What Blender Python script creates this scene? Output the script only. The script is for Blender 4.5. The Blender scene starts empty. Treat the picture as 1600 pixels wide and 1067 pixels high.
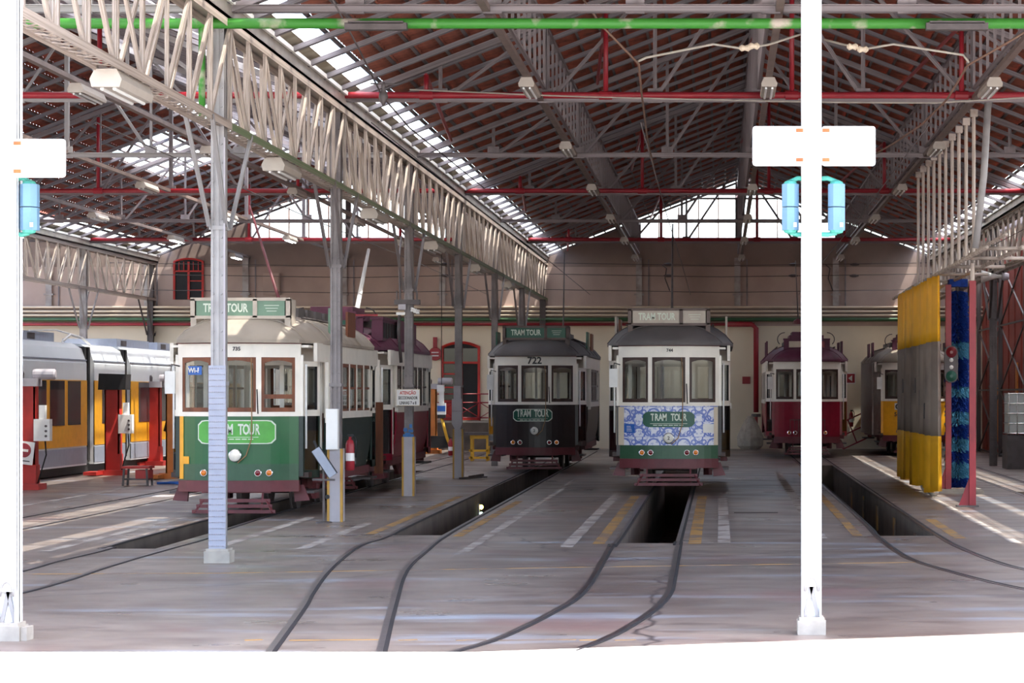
import bpy, math, random
from mathutils import Vector, Matrix
random.seed(7)
S = bpy.context.scene
COL = S.collection
F, VX, HY, CZ = 3800.0, 1125.0, 616.0, 2.07      # long lens, shifted: level camera square to the back wall

# ------------------------------------------------------------------ camera, sky, sun, exposure
cam = bpy.data.objects.new('camera', bpy.data.cameras.new('camera'))
COL.objects.link(cam); S.camera = cam
cam.location = (0, 0, CZ); cam.rotation_euler = (math.pi / 2, 0, 0)
cam.data.sensor_width = 36; cam.data.lens = 36 * F / 1600
cam.data.shift_x = (800 - VX) / 1600; cam.data.shift_y = (HY - 533.5) / 1600
cam.data.clip_end = 500
SUN_DIR = Vector((-0.38, 0.10, -1.0))
w = bpy.data.worlds.new('sky'); S.world = w; w.use_nodes = True
nt = w.node_tree; bg = nt.nodes['Background']
sk = nt.nodes.new('ShaderNodeTexSky'); sk.sky_type = 'NISHITA'; sk.sun_disc = False
sk.sun_elevation = math.radians(68); sk.sun_rotation = math.radians(105); sk.air_density = 1.0; sk.dust_density = 3.0
nt.links.new(sk.outputs[0], bg.inputs[0]); bg.inputs[1].default_value = 0.9
sun = bpy.data.objects.new('sun', bpy.data.lights.new('sun', 'SUN')); COL.objects.link(sun)
sun.data.energy = 14.0; sun.data.angle = math.radians(0.6); sun.data.color = (1, .95, .86)
sun.rotation_euler = SUN_DIR.to_track_quat('-Z', 'Y').to_euler(); sun.location = (10, -5, 40)
S.view_settings.view_transform = 'Standard'; S.view_settings.look = 'None'
S.view_settings.gamma = 1; S.view_settings.use_curve_mapping = False
S.view_settings.exposure = 0.36
cy = S.cycles
cy.max_bounces = 10; cy.diffuse_bounces = 6; cy.glossy_bounces = 4; cy.transparent_max_bounces = 16; cy.transmission_bounces = 6
cy.sample_clamp_indirect = 6.0; cy.caustics_reflective = False; cy.caustics_refractive = False

def fz(y): return 0.0031 * y                      # the depot floor rises very gently to the back
def P(px, py, y): return ((px - VX) * y / F, y, CZ + (HY - py) * y / F)
def G(px, py):                                     # point of the floor
    y = CZ * F / (py - HY + 0.0031 * F)
    return ((px - VX) * y / F, y)
YK = [19.9 + 8.75 * k for k in range(8)]           # column rows; the last is the back wall
YB = YK[7]
H = lambda r: CZ + r

# ------------------------------------------------------------------ materials
def lin(c):
    return tuple(((v / 255) / 12.92 if v / 255 <= .04045 else ((v / 255 + .055) / 1.055) ** 2.4) for v in c) + (1,)
def mat(name, c, rough=.6, metal=0.0, var=.12, scale=6.0, bump=0.0, c2=None, stretch=None, amt=None, spec=.4):
    m = bpy.data.materials.new(name); m.use_nodes = True
    n = m.node_tree.nodes; l = m.node_tree.links; b = n['Principled BSDF']
    b.inputs['Roughness'].default_value = rough; b.inputs['Metallic'].default_value = metal
    b.inputs['Specular IOR Level'].default_value = spec
    tc = n.new('ShaderNodeTexCoord'); mp = n.new('ShaderNodeMapping'); l.new(tc.outputs['Object'], mp.inputs[0])
    if stretch: mp.inputs['Scale'].default_value = stretch
    no = n.new('ShaderNodeTexNoise'); no.inputs['Scale'].default_value = scale; no.inputs['Detail'].default_value = 5
    l.new(mp.outputs[0], no.inputs[0])
    mx = n.new('ShaderNodeMix'); mx.data_type = 'RGBA'
    a = lin(c); bcol = lin(c2) if c2 else tuple(v * (1 - 2.2 * var) for v in a[:3]) + (1,)
    mx.inputs[6].default_value = a; mx.inputs[7].default_value = bcol
    rp = n.new('ShaderNodeMapRange'); rp.inputs[1].default_value = .42 if amt is None else amt; rp.inputs[2].default_value = .72 if amt is None else amt + .12
    l.new(no.outputs[0], rp.inputs[0]); l.new(rp.outputs[0], mx.inputs[0]); l.new(mx.outputs[2], b.inputs['Base Color'])
    if bump:
        bp = n.new('ShaderNodeBump'); bp.inputs['Strength'].default_value = bump; bp.inputs['Distance'].default_value = .02
        l.new(no.outputs[0], bp.inputs['Height']); l.new(bp.outputs[0], b.inputs['Normal'])
    return m
def glassmat(name, tint, gloss=.04):
    m = bpy.data.materials.new(name); m.use_nodes = True
    n = m.node_tree.nodes; l = m.node_tree.links; n.remove(n['Principled BSDF'])
    t = n.new('ShaderNodeBsdfTransparent'); t.inputs[0].default_value = tint + (1,)
    g = n.new('ShaderNodeBsdfGlossy'); g.inputs['Roughness'].default_value = .03
    lw = n.new('ShaderNodeLayerWeight'); lw.inputs[0].default_value = .25
    ad = n.new('ShaderNodeMath'); ad.operation = 'MULTIPLY_ADD'; ad.inputs[1].default_value = .5; ad.inputs[2].default_value = gloss
    x = n.new('ShaderNodeMixShader'); l.new(lw.outputs['Fresnel'], ad.inputs[0]); l.new(ad.outputs[0], x.inputs[0])
    l.new(t.outputs[0], x.inputs[1]); l.new(g.outputs[0], x.inputs[2]); l.new(x.outputs[0], n['Material Output'].inputs[0])
    return m
def skymat(name, tint, trans):                     # weathered translucent rooflight sheet
    m = bpy.data.materials.new(name); m.use_nodes = True
    n = m.node_tree.nodes; l = m.node_tree.links; n.remove(n['Principled BSDF'])
    t = n.new('ShaderNodeBsdfTransparent'); t.inputs[0].default_value = tint + (1,)
    g = n.new('ShaderNodeBsdfTranslucent'); g.inputs[0].default_value = tint + (1,)
    no = n.new('ShaderNodeTexNoise'); no.inputs['Scale'].default_value = 1.3
    r = n.new('ShaderNodeMapRange'); r.inputs[3].default_value = trans - .15; r.inputs[4].default_value = trans + .15; l.new(no.outputs[0], r.inputs[0])
    x = n.new('ShaderNodeMixShader'); l.new(r.outputs[0], x.inputs[0])
    l.new(g.outputs[0], x.inputs[1]); l.new(t.outputs[0], x.inputs[2]); l.new(x.outputs[0], n['Material Output'].inputs[0])
    return m
def emat(name, c, s):
    m = bpy.data.materials.new(name); m.use_nodes = True
    b = m.node_tree.nodes['Principled BSDF']; b.inputs['Emission Color'].default_value = lin(c); b.inputs['Emission Strength'].default_value = s
    b.inputs['Base Color'].default_value = lin(c); return m

M = dict(
    steel=mat('grey_painted_steel', (168, 162, 160), .5, .1, .15, 3, c2=(128, 116, 110)),
    warm=mat('warm_grey_painted_steel', (188, 174, 164), .45, .15, .12, 4, c2=(134, 118, 106)),
    tape=mat('studded_grey_tape', (158, 160, 174), .5, 0, .05, 6),
    numeral=mat('off_white_numerals', (206, 206, 208), .5, 0, .02, 6),
    trunk=mat('brown_grey_trunking', (122, 106, 100), .6, .1, .12, 3),
    colsteel=mat('column_grey', (128, 120, 120), .5, .1, .12, 3, c2=(98, 90, 90)),
    pale=mat('pale_blue_grey_steel', (160, 156, 156), .5, .1, .1, 4),
    dark=mat('dark_steel', (92, 84, 84), .5, .3, .15, 5),
    white=mat('white_painted_steel', (242, 242, 244), .5, 0, .03, 5),
    green=mat('flaking_green_paint', (56, 126, 44), .5, 0, .1, 2.2, c2=(176, 164, 152), amt=.56),
    mossy=mat('dull_green_paint', (96, 112, 78), .6, 0, .15, 3, c2=(140, 130, 118)),
    red=mat('red_pipe_paint', (150, 38, 48), .4, 0, .1, 3),
    redl=mat('red_lift_paint', (186, 48, 42), .45, 0, .12, 3),
    orange=mat('orange_lift_paint', (214, 128, 60), .5, 0, .12, 3),
    tile=mat('old_clay_tile', (146, 86, 70), .85, 0, .25, 5, .3, c2=(98, 64, 57)),
    roofsteel=mat('darker_roof_steel', (136, 126, 128), .6, .1, .15, 3, c2=(104, 94, 94)),  # darker than the other grey steel
    rafter=mat('grey_painted_rafter', (132, 126, 130), .7, 0, .15, 4, c2=(104, 98, 102)),
    batten=mat('tiling_batten', (108, 98, 98), .8, 0, .15, 4),
    soffit=mat('stained_eave_board', (176, 166, 146), .7, 0, .2, 1.6, c2=(124, 108, 84)),
    gutter=mat('zinc_gutter', (190, 182, 172), .4, .4, .12, 3),
    edge=mat('white_gutter_edge', (245, 242, 234), .4, 0, .05, 3),
    wall=mat('aged_cream_plaster', (182, 162, 152), .9, 0, .08, .5, .08, c2=(152, 132, 124)),
    walllow=mat('pale_cream_plaster', (224, 212, 190), .9, 0, .06, .6, .05),
    wallred=mat('red_brown_cladding', (150, 70, 60), .7, 0, .15, 1.2),
    band=mat('gable_and_shade_grey', (140, 124, 116), .8, 0, .12, .8),  # grey of the gable wall and of the painted ledge shade
    cream=mat('cream_pipe_paint', (214, 198, 176), .5, 0, .06, 3),
    dkgreen=mat('dark_green_paint', (58, 92, 62), .5, 0, .1, 3),
    asphalt=mat('pale_street_paving', (205, 202, 196), .9, 0, .06, .7),
    rail=mat('worn_rail_steel', (122, 112, 116), .3, .85, .15, 8),
    groove=mat('dark_rail_groove', (34, 30, 34), .8, 0, .1, 8),
    pit=mat('stained_pit_concrete', (104, 92, 84), .9, 0, .2, 1.5),
    concrete=mat('pale_concrete', (172, 164, 154), .85, 0, .12, 6, .2),
    wline=mat('worn_white_line', (176, 168, 162), .7, 0, .12, 2.5, c2=(132, 120, 114), amt=.46),
    yline=mat('worn_yellow_line', (172, 132, 74), .7, 0, .15, 2.5, c2=(122, 104, 90), amt=.46),
    cab=mat('white_box_paint', (230, 228, 226), .5, 0, .04, 5),
    greybox=mat('grey_box_paint', (172, 166, 172), .5, 0, .06, 5),
    yellow=mat('yellow_paint', (226, 172, 52), .5, 0, .1, 4),
    black=mat('black_rubber', (30, 28, 30), .6, 0, .1, 6),
    lampgrey=mat('lamp_housing', (176, 166, 156), .5, 0, .06, 5),
    tube=mat('fluorescent_tube', (240, 240, 240), .3, 0, .02, 5),
    wire=mat('weathered_cable', (120, 92, 78), .7, 0, .1, 5),
    copper=mat('rope', (150, 116, 84), .9, 0, .1, 9),
    blue=mat('blue_signal_paint', (92, 124, 148), .45, 0, .06, 4, c2=(80, 112, 138)),
    teal=mat('turquoise_bracket_paint', (64, 146, 132), .5, 0, .08, 4),
    rust=mat('rust', (176, 92, 52), .8, 0, .2, 9),
    gl2=mat('dark_tram_glazing', (74, 66, 68), .12, 0, .2, 1.5),
    guard=mat('faded_guard_yellow', (188, 144, 66), .6, 0, .12, 5),
    glass=glassmat('window_glass', (.86, .88, .88)),
    dglass=glassmat('dim_tinted_glass', (.34, .34, .36), .05),
    sky=skymat('rooflight_sheet', (.95, .96, .95), .68),
    gable=skymat('corrugated_gable_sheet', (.97, .97, .95), .6),
    curt=mat('yellow_tarpaulin', (242, 176, 34), .55, 0, .08, 2),
    curtg=mat('grey_tarpaulin', (150, 134, 122), .6, 0, .15, 1.4, c2=(112, 98, 92)),
    bblue=mat('deep_blue_bristles', (16, 60, 150), .8, 0, .2, 12),
    bcyan=mat('pale_blue_bristles', (96, 168, 200), .8, 0, .2, 12),
    ibc=mat('translucent_white_plastic', (206, 210, 206), .5, 0, .05, 3),
    padblue=mat('blue_tape', (60, 110, 170), .6, 0, .1, 8),
)

# ------------------------------------------------------------------ mesh helpers
class MB:
    def __init__(s): s.v = []; s.f = []
    def add(s, vs, fs):
        b = len(s.v); s.v += [tuple(x) for x in vs]; s.f += [tuple(i + b for i in f) for f in fs]; return s
    def bx(s, x0, x1, y0, y1, z0, z1):
        return s.add([(x0, y0, z0), (x1, y0, z0), (x1, y1, z0), (x0, y1, z0), (x0, y0, z1), (x1, y0, z1), (x1, y1, z1), (x0, y1, z1)],
                     [(0, 3, 2, 1), (4, 5, 6, 7), (0, 1, 5, 4), (1, 2, 6, 5), (2, 3, 7, 6), (3, 0, 4, 7)])
    def bar(s, p0, p1, w, h, up=(0, 0, 1)):
        p0 = Vector(p0); p1 = Vector(p1); d = (p1 - p0).normalized(); u = Vector(up)
        if abs(d.dot(u)) > .98: u = Vector((0, 1, 0))
        a = d.cross(u).normalized() * (w / 2); b = a.cross(d).normalized() * (h / 2)
        vs = [p + i * a + j * b for p in (p0, p1) for i, j in ((-1, -1), (1, -1), (1, 1), (-1, 1))]
        return s.add(vs, [(0, 1, 2, 3), (7, 6, 5, 4), (0, 4, 5, 1), (1, 5, 6, 2), (2, 6, 7, 3), (3, 7, 4, 0)])
    def path(s, pts, r, n=6, r1=None):
        pts = [Vector(p) for p in pts]; base = len(s.v); k = len(pts); prev = None
        for i, p in enumerate(pts):
            d = (pts[min(i + 1, k - 1)] - pts[max(i - 1, 0)]).normalized()
            if prev is None:
                u = Vector((0, 0, 1)) if abs(d.z) < .9 else Vector((0, 1, 0))
                prev = d.cross(u).normalized()
            a = (prev - d * prev.dot(d)).normalized(); prev = a; b = d.cross(a)
            rr = r if r1 is None else r + (r1 - r) * i / (k - 1)
            for j in range(n):
                t = 2 * math.pi * j / n; s.v.append(tuple(p + a * (rr * math.cos(t)) + b * (rr * math.sin(t))))
        for i in range(k - 1):
            for j in range(n):
                q = (j + 1) % n; s.f.append((base + i * n + j, base + i * n + q, base + (i + 1) * n + q, base + (i + 1) * n + j))
        s.f.append(tuple(base + j for j in reversed(range(n)))); s.f.append(tuple(base + (k - 1) * n + j for j in range(n)))
        return s
    def lathe(s, prof, c, axis='z', n=16):
        base = len(s.v); k = len(prof)
        for r, h in prof:
            for j in range(n):
                t = 2 * math.pi * j / n; a, b = r * math.cos(t), r * math.sin(t)
                q = {'z': (a, b, h), 'y': (a, h, b), 'x': (h, a, b)}[axis]
                s.v.append((c[0] + q[0], c[1] + q[1], c[2] + q[2]))
        for i in range(k - 1):
            for j in range(n):
                q = (j + 1) % n; s.f.append((base + i * n + j, base + i * n + q, base + (i + 1) * n + q, base + (i + 1) * n + j))
        s.f.append(tuple(base + j for j in reversed(range(n)))); s.f.append(tuple(base + (k - 1) * n + j for j in range(n)))
        return s
    def prism(s, poly, axis, lo, hi):
        n = len(poly)
        def q(a, b, t): return {'x': (t, a, b), 'y': (a, t, b), 'z': (a, b, t)}[axis]
        vs = [q(a, b, lo) for a, b in poly] + [q(a, b, hi) for a, b in poly]
        return s.add(vs, [tuple(range(n))[::-1], tuple(range(n, 2 * n))] + [(i, (i + 1) % n, n + (i + 1) % n, n + i) for i in range(n)])
    def grid(s, rows, close=False):
        base = len(s.v); c = len(rows[0])
        for r in rows: s.v += [tuple(p) for p in r]
        for i in range(len(rows) - 1):
            for j in range(c - 1 + (1 if close else 0)):
                q = (j + 1) % c; s.f.append((base + i * c + j, base + i * c + q, base + (i + 1) * c + q, base + (i + 1) * c + j))
        return s
    def build(s, name, m, parent=None, smooth=False, world=False, kind=None, label=None):
        me = bpy.data.meshes.new(name); vs = s.v
        if world and parent is not None:
            o = wloc(parent); vs = [(x - o[0], y - o[1], z - o[2]) for x, y, z in vs]
        me.from_pydata(vs, [], s.f)
        me.materials.append(M[m] if isinstance(m, str) else m)
        bm_fix(me)
        if smooth: me.polygons.foreach_set('use_smooth', [True] * len(me.polygons))
        o = bpy.data.objects.new(name, me); COL.objects.link(o); o.parent = parent
        if kind: o['kind'] = kind
        if label: o['label'] = label
        return o
import bmesh
def bm_fix(me):
    bm = bmesh.new(); bm.from_mesh(me); bmesh.ops.recalc_face_normals(bm, faces=bm.faces); bm.to_mesh(me); bm.free()
def wloc(o):
    v = Vector((0, 0, 0))
    while o is not None: v += o.location; o = o.parent
    return v
def tag(o, label, cat, group=None, kind='thing'):
    o['label'] = label; o['category'] = cat; o['kind'] = kind
    if group: o['group'] = group
    return o
def thing(name, label, cat, loc=(0, 0, 0), group=None):
    o = bpy.data.objects.new(name, None); COL.objects.link(o); o.location = loc; o.empty_display_size = .1
    return tag(o, label, cat, group)
def struct(o): o['kind'] = 'structure'; return o
def box(name, m, parent, *b, **k): return MB().bx(*b).build(name, m, parent, **k)
def tube(name, m, parent, pts, r, n=6, **k): return MB().path(pts, r, n).build(name, m, parent, smooth=True, **k)
UNIT = {}
def unit(shape, m):
    key = (shape, m)
    if key not in UNIT:
        b = MB()
        if shape == 'box': b.bx(-.5, .5, -.5, .5, 0, 1)
        elif shape == 'L': b.prism([(-.5, -.5), (.5, -.5), (.5, -.36), (-.36, -.36), (-.36, .5), (-.5, .5)], 'z', 0, 1)
        elif shape == 'cyl': b.lathe([(.5, 0), (.5, 1)], (0, 0, 0), 'z', 8)
        me = bpy.data.meshes.new(shape + '_bar'); me.from_pydata(b.v, [], b.f); bm_fix(me); me.materials.append(M[m]); UNIT[key] = me
    return UNIT[key]
def ibar(name, m, parent, p0, p1, w, h=None, shape='box', up=(0, 1, 0)):   # a bar that shares its mesh with all alike
    o = bpy.data.objects.new(name, unit(shape, m)); COL.objects.link(o); o.parent = parent
    off = wloc(parent) if parent is not None else Vector((0, 0, 0))
    p0 = Vector(p0); p1 = Vector(p1); d = p1 - p0; L = d.length; d.normalize(); u = Vector(up)
    if abs(d.dot(u)) > .98: u = Vector((1, 0, 0))
    x = d.cross(u).normalized(); y = d.cross(x)
    h = h or w
    mt = Matrix((x * w, y * h, d * L)).transposed().to_4x4(); mt.translation = p0 - off
    o.matrix_basis = mt
    return o
def text(name, body, size, loc, m, parent, rot=(math.pi / 2, 0, 0), ext=.003, sx=1.0, align='CENTER'):
    c = bpy.data.curves.new(name, 'FONT'); c.body = body; c.size = size; c.extrude = ext; c.align_x = align; c.align_y = 'CENTER'
    c.offset = size * .028; c.resolution_u = 2
    q = bpy.data.objects.new(name, c); me = bpy.data.meshes.new_from_object(q); bpy.data.objects.remove(q); me.name = name
    me.materials.clear(); me.materials.append(M[m] if isinstance(m, str) else m)
    o = bpy.data.objects.new(name, me); COL.objects.link(o); o.parent = parent; o.location = loc; o.rotation_euler = rot; o.scale = (sx, 1, 1)
    return o
ORD = ['first', 'second', 'third', 'fourth', 'fifth', 'sixth', 'seventh', 'eighth', 'ninth', 'tenth']
# ------------------------------------------------------------------ floor, pits, street
PITS = [(-7.98, -7.22, 31.1, 60.0), (-4.66, -3.88, 33.9, 66.0), (-1.36, -.58, 32.2, 60.0), (2.2, 2.98, 33.8, 64.0), (5.84, 6.5, 41.5, 48.0)]
YF0, XL, XR = 18.6, -34.0, 22.0
def floor_mat():
    m = bpy.data.materials.new('worn_depot_concrete'); m.use_nodes = True
    n = m.node_tree.nodes; l = m.node_tree.links; b = n['Principled BSDF']
    tc = n.new('ShaderNodeTexCoord')
    def noise(scale, st, det=5):
        mp = n.new('ShaderNodeMapping'); mp.inputs['Scale'].default_value = st; l.new(tc.outputs['Object'], mp.inputs[0])
        q = n.new('ShaderNodeTexNoise'); q.inputs['Scale'].default_value = scale; q.inputs['Detail'].default_value = det; l.new(mp.outputs[0], q.inputs[0]); return q.outputs[0]
    def mix(fac, a, c):
        x = n.new('ShaderNodeMix'); x.data_type = 'RGBA'; l.new(fac, x.inputs[0])
        for i, v in ((6, a), (7, c)):
            if isinstance(v, tuple): x.inputs[i].default_value = v
            else: l.new(v, x.inputs[i])
        return x.outputs[2]
    def ramp(v, a, c):
        r = n.new('ShaderNodeMapRange'); r.inputs[1].default_value = a; r.inputs[2].default_value = c; l.new(v, r.inputs[0]); return r.outputs[0]
    c1 = mix(ramp(noise(.55, (1, .5, 1)), .35, .7), lin((140, 128, 120)), lin((104, 91, 85)))
    c2 = mix(ramp(noise(1.8, (.7, 1.3, 1), 8), .5, .75), c1, lin((94, 80, 76)))
    c3 = mix(ramp(noise(.9, (.35, 1.6, 1), 6), .56, .72), c2, lin((148, 156, 168)))  # bluish patches put some sky tint into the floor colour
    c4 = mix(ramp(noise(.4, (1, .8, 1), 3), .58, .7), c3, lin((126, 102, 98)))
    vo = n.new('ShaderNodeTexVoronoi'); vo.feature = 'DISTANCE_TO_EDGE'; vo.inputs['Scale'].default_value = .16
    wn = n.new('ShaderNodeTexNoise'); wn.inputs['Scale'].default_value = 1.2; l.new(tc.outputs['Object'], wn.inputs[0])
    va = n.new('ShaderNodeMix'); va.data_type = 'VECTOR'; va.inputs[0].default_value = .35; l.new(tc.outputs['Object'], va.inputs[4]); l.new(wn.outputs[1], va.inputs[5]); l.new(va.outputs[1], vo.inputs[0])
    c5 = mix(ramp(vo.outputs[0], .0, .0035), lin((70, 62, 62)), c4)
    l.new(c5, b.inputs['Base Color'])
    r = n.new('ShaderNodeMapRange'); r.inputs[1].default_value = .3; r.inputs[2].default_value = .7; r.inputs[3].default_value = .26; r.inputs[4].default_value = .5
    l.new(noise(1.1, (.6, 1.2, 1), 6), r.inputs[0]); l.new(r.outputs[0], b.inputs['Roughness'])
    bp = n.new('ShaderNodeBump'); bp.inputs['Strength'].default_value = .15; bp.inputs['Distance'].default_value = .01
    l.new(noise(5, (.6, 1, 1), 8), bp.inputs['Height']); l.new(bp.outputs[0], b.inputs['Normal'])
    return m
M['floor'] = floor_mat()
m = MB()
def fq(x0, x1, y0, y1):
    m.add([(x0, y0, fz(y0)), (x1, y0, fz(y0)), (x1, y1, fz(y1)), (x0, y1, fz(y1))], [(0, 1, 2, 3)])
px = XL
for x0, x1, y0, y1 in PITS:
    fq(px, x0, YF0, YB + .3); fq(x0, x1, YF0, y0); fq(x0, x1, y1, YB + .3); px = x1
fq(px, XR, YF0, YB + .3)
floor = struct(m.build('floor', 'floor'))
for x0, x1, y0, y1 in PITS:
    d = -1.25
    m = MB()
    m.add([(x0, y0, fz(y0)), (x1, y0, fz(y0)), (x1, y1, fz(y1)), (x0, y1, fz(y1)), (x0, y0, d), (x1, y0, d), (x1, y1, d), (x0, y1, d)],
          [(4, 5, 6, 7), (0, 4, 5, 1), (1, 5, 6, 2), (2, 6, 7, 3), (3, 7, 4, 0)])
    m.build('pit_wall', 'pit', floor)
    for k in range(5):                              # yellow warning posts on the pit's side
        yy = y0 + 3 + k * 4.5
        if yy < y1 - 1: box('pit_stripe', 'yline', floor, x1 - .02, x1, yy, yy + .35, -.5, -.04)
box('slab_joint', 'groove', floor,   .23, .95, 39.9, 40.05, .10, fz(39.9) + .004)
EDGE = [(-40, 18.92), (-1.9, 18.92), (2.55, 20.4), (4.2, 20.9), (22, 20.9)]   # edge of the sunlit area, along the canopy's shadow
street = struct(MB().add([(-70, -40, -.03), (70, -40, -.03), (70, YF0, fz(YF0)), (-70, YF0, fz(YF0))], [(0, 1, 2, 3)]).build('street', 'asphalt'))
MB().prism([(-40, YF0 - .01), (22, YF0 - .01)] + EDGE[::-1], 'z', .0, .0665).build('sunlit_floor_sheet', 'asphalt', street)  # pale sheet laid over the floor so its sunlit part reads white
struct(MB().add([(-90, YB + .6, 0), (90, YB + .6, 0), (90, 160, 0), (-90, 160, 0)], [(0, 1, 2, 3)]).build('street', 'asphalt'))

# painted lines, each a real thin strip on the floor
def strip(name, x0, x1, y0, y1, mt, zz=.003):
    return MB().add([(x0, y0, fz(y0) + zz), (x1, y0, fz(y0) + zz), (x1, y1, fz(y1) + zz), (x0, y1, fz(y1) + zz)], [(0, 1, 2, 3)]).build(name, mt, floor)
for a in [(-3.28, -3.14, 30.5, 55), (-2.07, -1.9, 31.3, 46.6), (-.03, .14, 32.2, 46), (1.3, 1.47, 33, 59), (3.86, 4.0, 32, 74),
          (-8.56, -8.4, 30.6, 46), (-6.56, -6.4, 30.6, 38.5), (-5.42, -5.26, 31, 36.8), (-12.2, -12.05, 32, 60)]:
    strip('white_line', *a, 'wline')
for a in [(-1.68, -1.52, 32, 46), (-.42, -.25, 32, 46), (1.84, 1.98, 33.8, 58), (3.2, 3.36, 33.2, 38), (-3.7, -3.56, 33.6, 44), (-4.98, -4.84, 34, 46)]:
    y = a[2]                                        # the yellow strips are broken into short blocks
    while y < a[3]:
        strip('yellow_strip', a[0], a[1], y, min(y + 1.55, a[3]), 'yline'); y += 1.6
for a in [(-2.07, -1.4, 31.3, 31.38), (-.42, .14, 32.2, 32.28), (1.3, 1.98, 33, 33.08), (3.2, 4.0, 32, 32.08), (-5.42, -3.2, 30.5, 30.56)]:
    strip('white_line', *a, 'wline')
def ribbon(m, pts, wd, z0, off=0.0):
    L = []
    for i, p in enumerate(pts):
        a = pts[max(i - 1, 0)]; b = pts[min(i + 1, len(pts) - 1)]
        dx, dy = b[0] - a[0], b[1] - a[1]; q = math.hypot(dx, dy); nx, ny = dy / q, -dx / q
        zz = fz(p[1]) if p[1] > YF0 else -.006 + .0025 * p[1]
        L.append([(p[0] + nx * (off + s * wd / 2), p[1] + ny * (off + s * wd / 2), zz + t) for s, t in ((-1, -.01), (-1, z0), (1, z0), (1, -.01))])
    return m.grid(L)
def curve(img, extra=None, step=12):
    p = [G(*q) for q in img]
    if extra: p += extra
    out = []
    for i in range(len(p) - 1):                      # Catmull-Rom through the points
        a = p[max(i - 1, 0)]; b = p[i]; c = p[i + 1]; d = p[min(i + 2, len(p) - 1)]
        for k in range(step):
            t = k / step
            out.append(tuple(.5 * (2 * b[j] + (c[j] - a[j]) * t + (2 * a[j] - 5 * b[j] + 4 * c[j] - d[j]) * t * t + (3 * b[j] - a[j] - 3 * c[j] + d[j]) * t ** 3) for j in (0, 1)))
    return out + [p[-1]]
ribbon(MB(), [(-12, 26.6), (-5.6, 27.0), (-1.6, 27.9), (2.4, 28.7)], .05, .003).build('yellow_line', 'yline', floor)
for a, b in [(382, 410), (452, 592), (622, 652), (712, 760), (775, 900), (905, 945), (960, 993)]:
    ribbon(MB(), [G(a, 1000.5), G(b, 999.5)], .05, .003).build('yellow_dash', 'yline', floor)
TRK = [
    ('eighth', 'running in from far left to the pit of the green tram',
     [(-60, 945), (30, 927), (106, 906), (159, 888), (219, 870), (269, 856), (332, 838)], [(-7.24, 40), (-7.24, 78)],
     [(-60, 910), (30, 893), (88, 877), (170, 857)], [(-8.0, 36), (-8.0, 78)]),
    ('ninth', 'curving from the street to the dark tram pit',
     [(419, 1021), (470, 951), (484, 927), (505, 898), (530, 874), (562, 852), (606, 837)], [(-4.68, 40), (-4.88, 78)],
     [(593, 1022), (605, 973), (615, 937), (626, 902), (640, 881), (661, 863), (692, 839)], [(-3.86, 40), (-3.98, 78)]),
    ('tenth', 'curving from the street to the blue tiled tram pit',
     [(698, 1021), (767, 1001), (820, 978), (859, 958), (895, 937), (919, 912), (940, 877), (955, 852)], [(-1.38, 36), (-1.44, 78)],
     [(882, 1021), (937, 1001), (979, 980), (1022, 951), (1043, 927), (1050, 902), (1060, 849)], [(-.56, 36), (-.54, 78)]),
    ('eleventh', 'sweeping in from the right to the pit beside the curtain',
     [(1680, 934), (1600, 921), (1535, 907), (1482, 893), (1429, 877), (1397, 860), (1368, 837)], [(2.18, 40), (2.08, 78)],
     [(1680, 903), (1600, 890), (1552, 877), (1499, 856), (1466, 838)], [(3.0, 40), (2.98, 78)]),
]
for nm, lab, a, ea, b, eb in TRK:
    t = thing('tram_track', 'steel rails in concrete ' + lab, 'track', (0, 0, 0), 'tram tracks in the floor')
    for q, e in ((a, ea), (b, eb)):
        pts = curve(q, e)
        r = ribbon(MB(), pts, .062, .006).build('rail', 'rail', t)
        ribbon(MB(), pts, .036, .0075, .04).build('rail_groove', 'groove', r)
t = thing('tram_track', 'straight pair of rails on the far left beside the lifted yellow tram', 'track', (0, 0, 0), 'tram tracks in the floor')
for x in (-11.05, -10.15):
    pts = [(x, 22 + 4 * k) for k in range(15)]
    r = ribbon(MB(), pts, .062, .006).build('rail', 'rail', t); ribbon(MB(), pts, .036, .0075, .04).build('rail_groove', 'groove', r)
t = thing('tram_track', 'straight pair of rails right of the red posts by the wash brush', 'track', (0, 0, 0), 'tram tracks in the floor')
for x in (5.78, 6.56):
    pts = [(x, 36 + 4 * k) for k in range(11)]
    r = ribbon(MB(), pts, .062, .006).build('rail', 'rail', t); ribbon(MB(), pts, .036, .0075, .04).build('rail_groove', 'groove', r)

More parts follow.
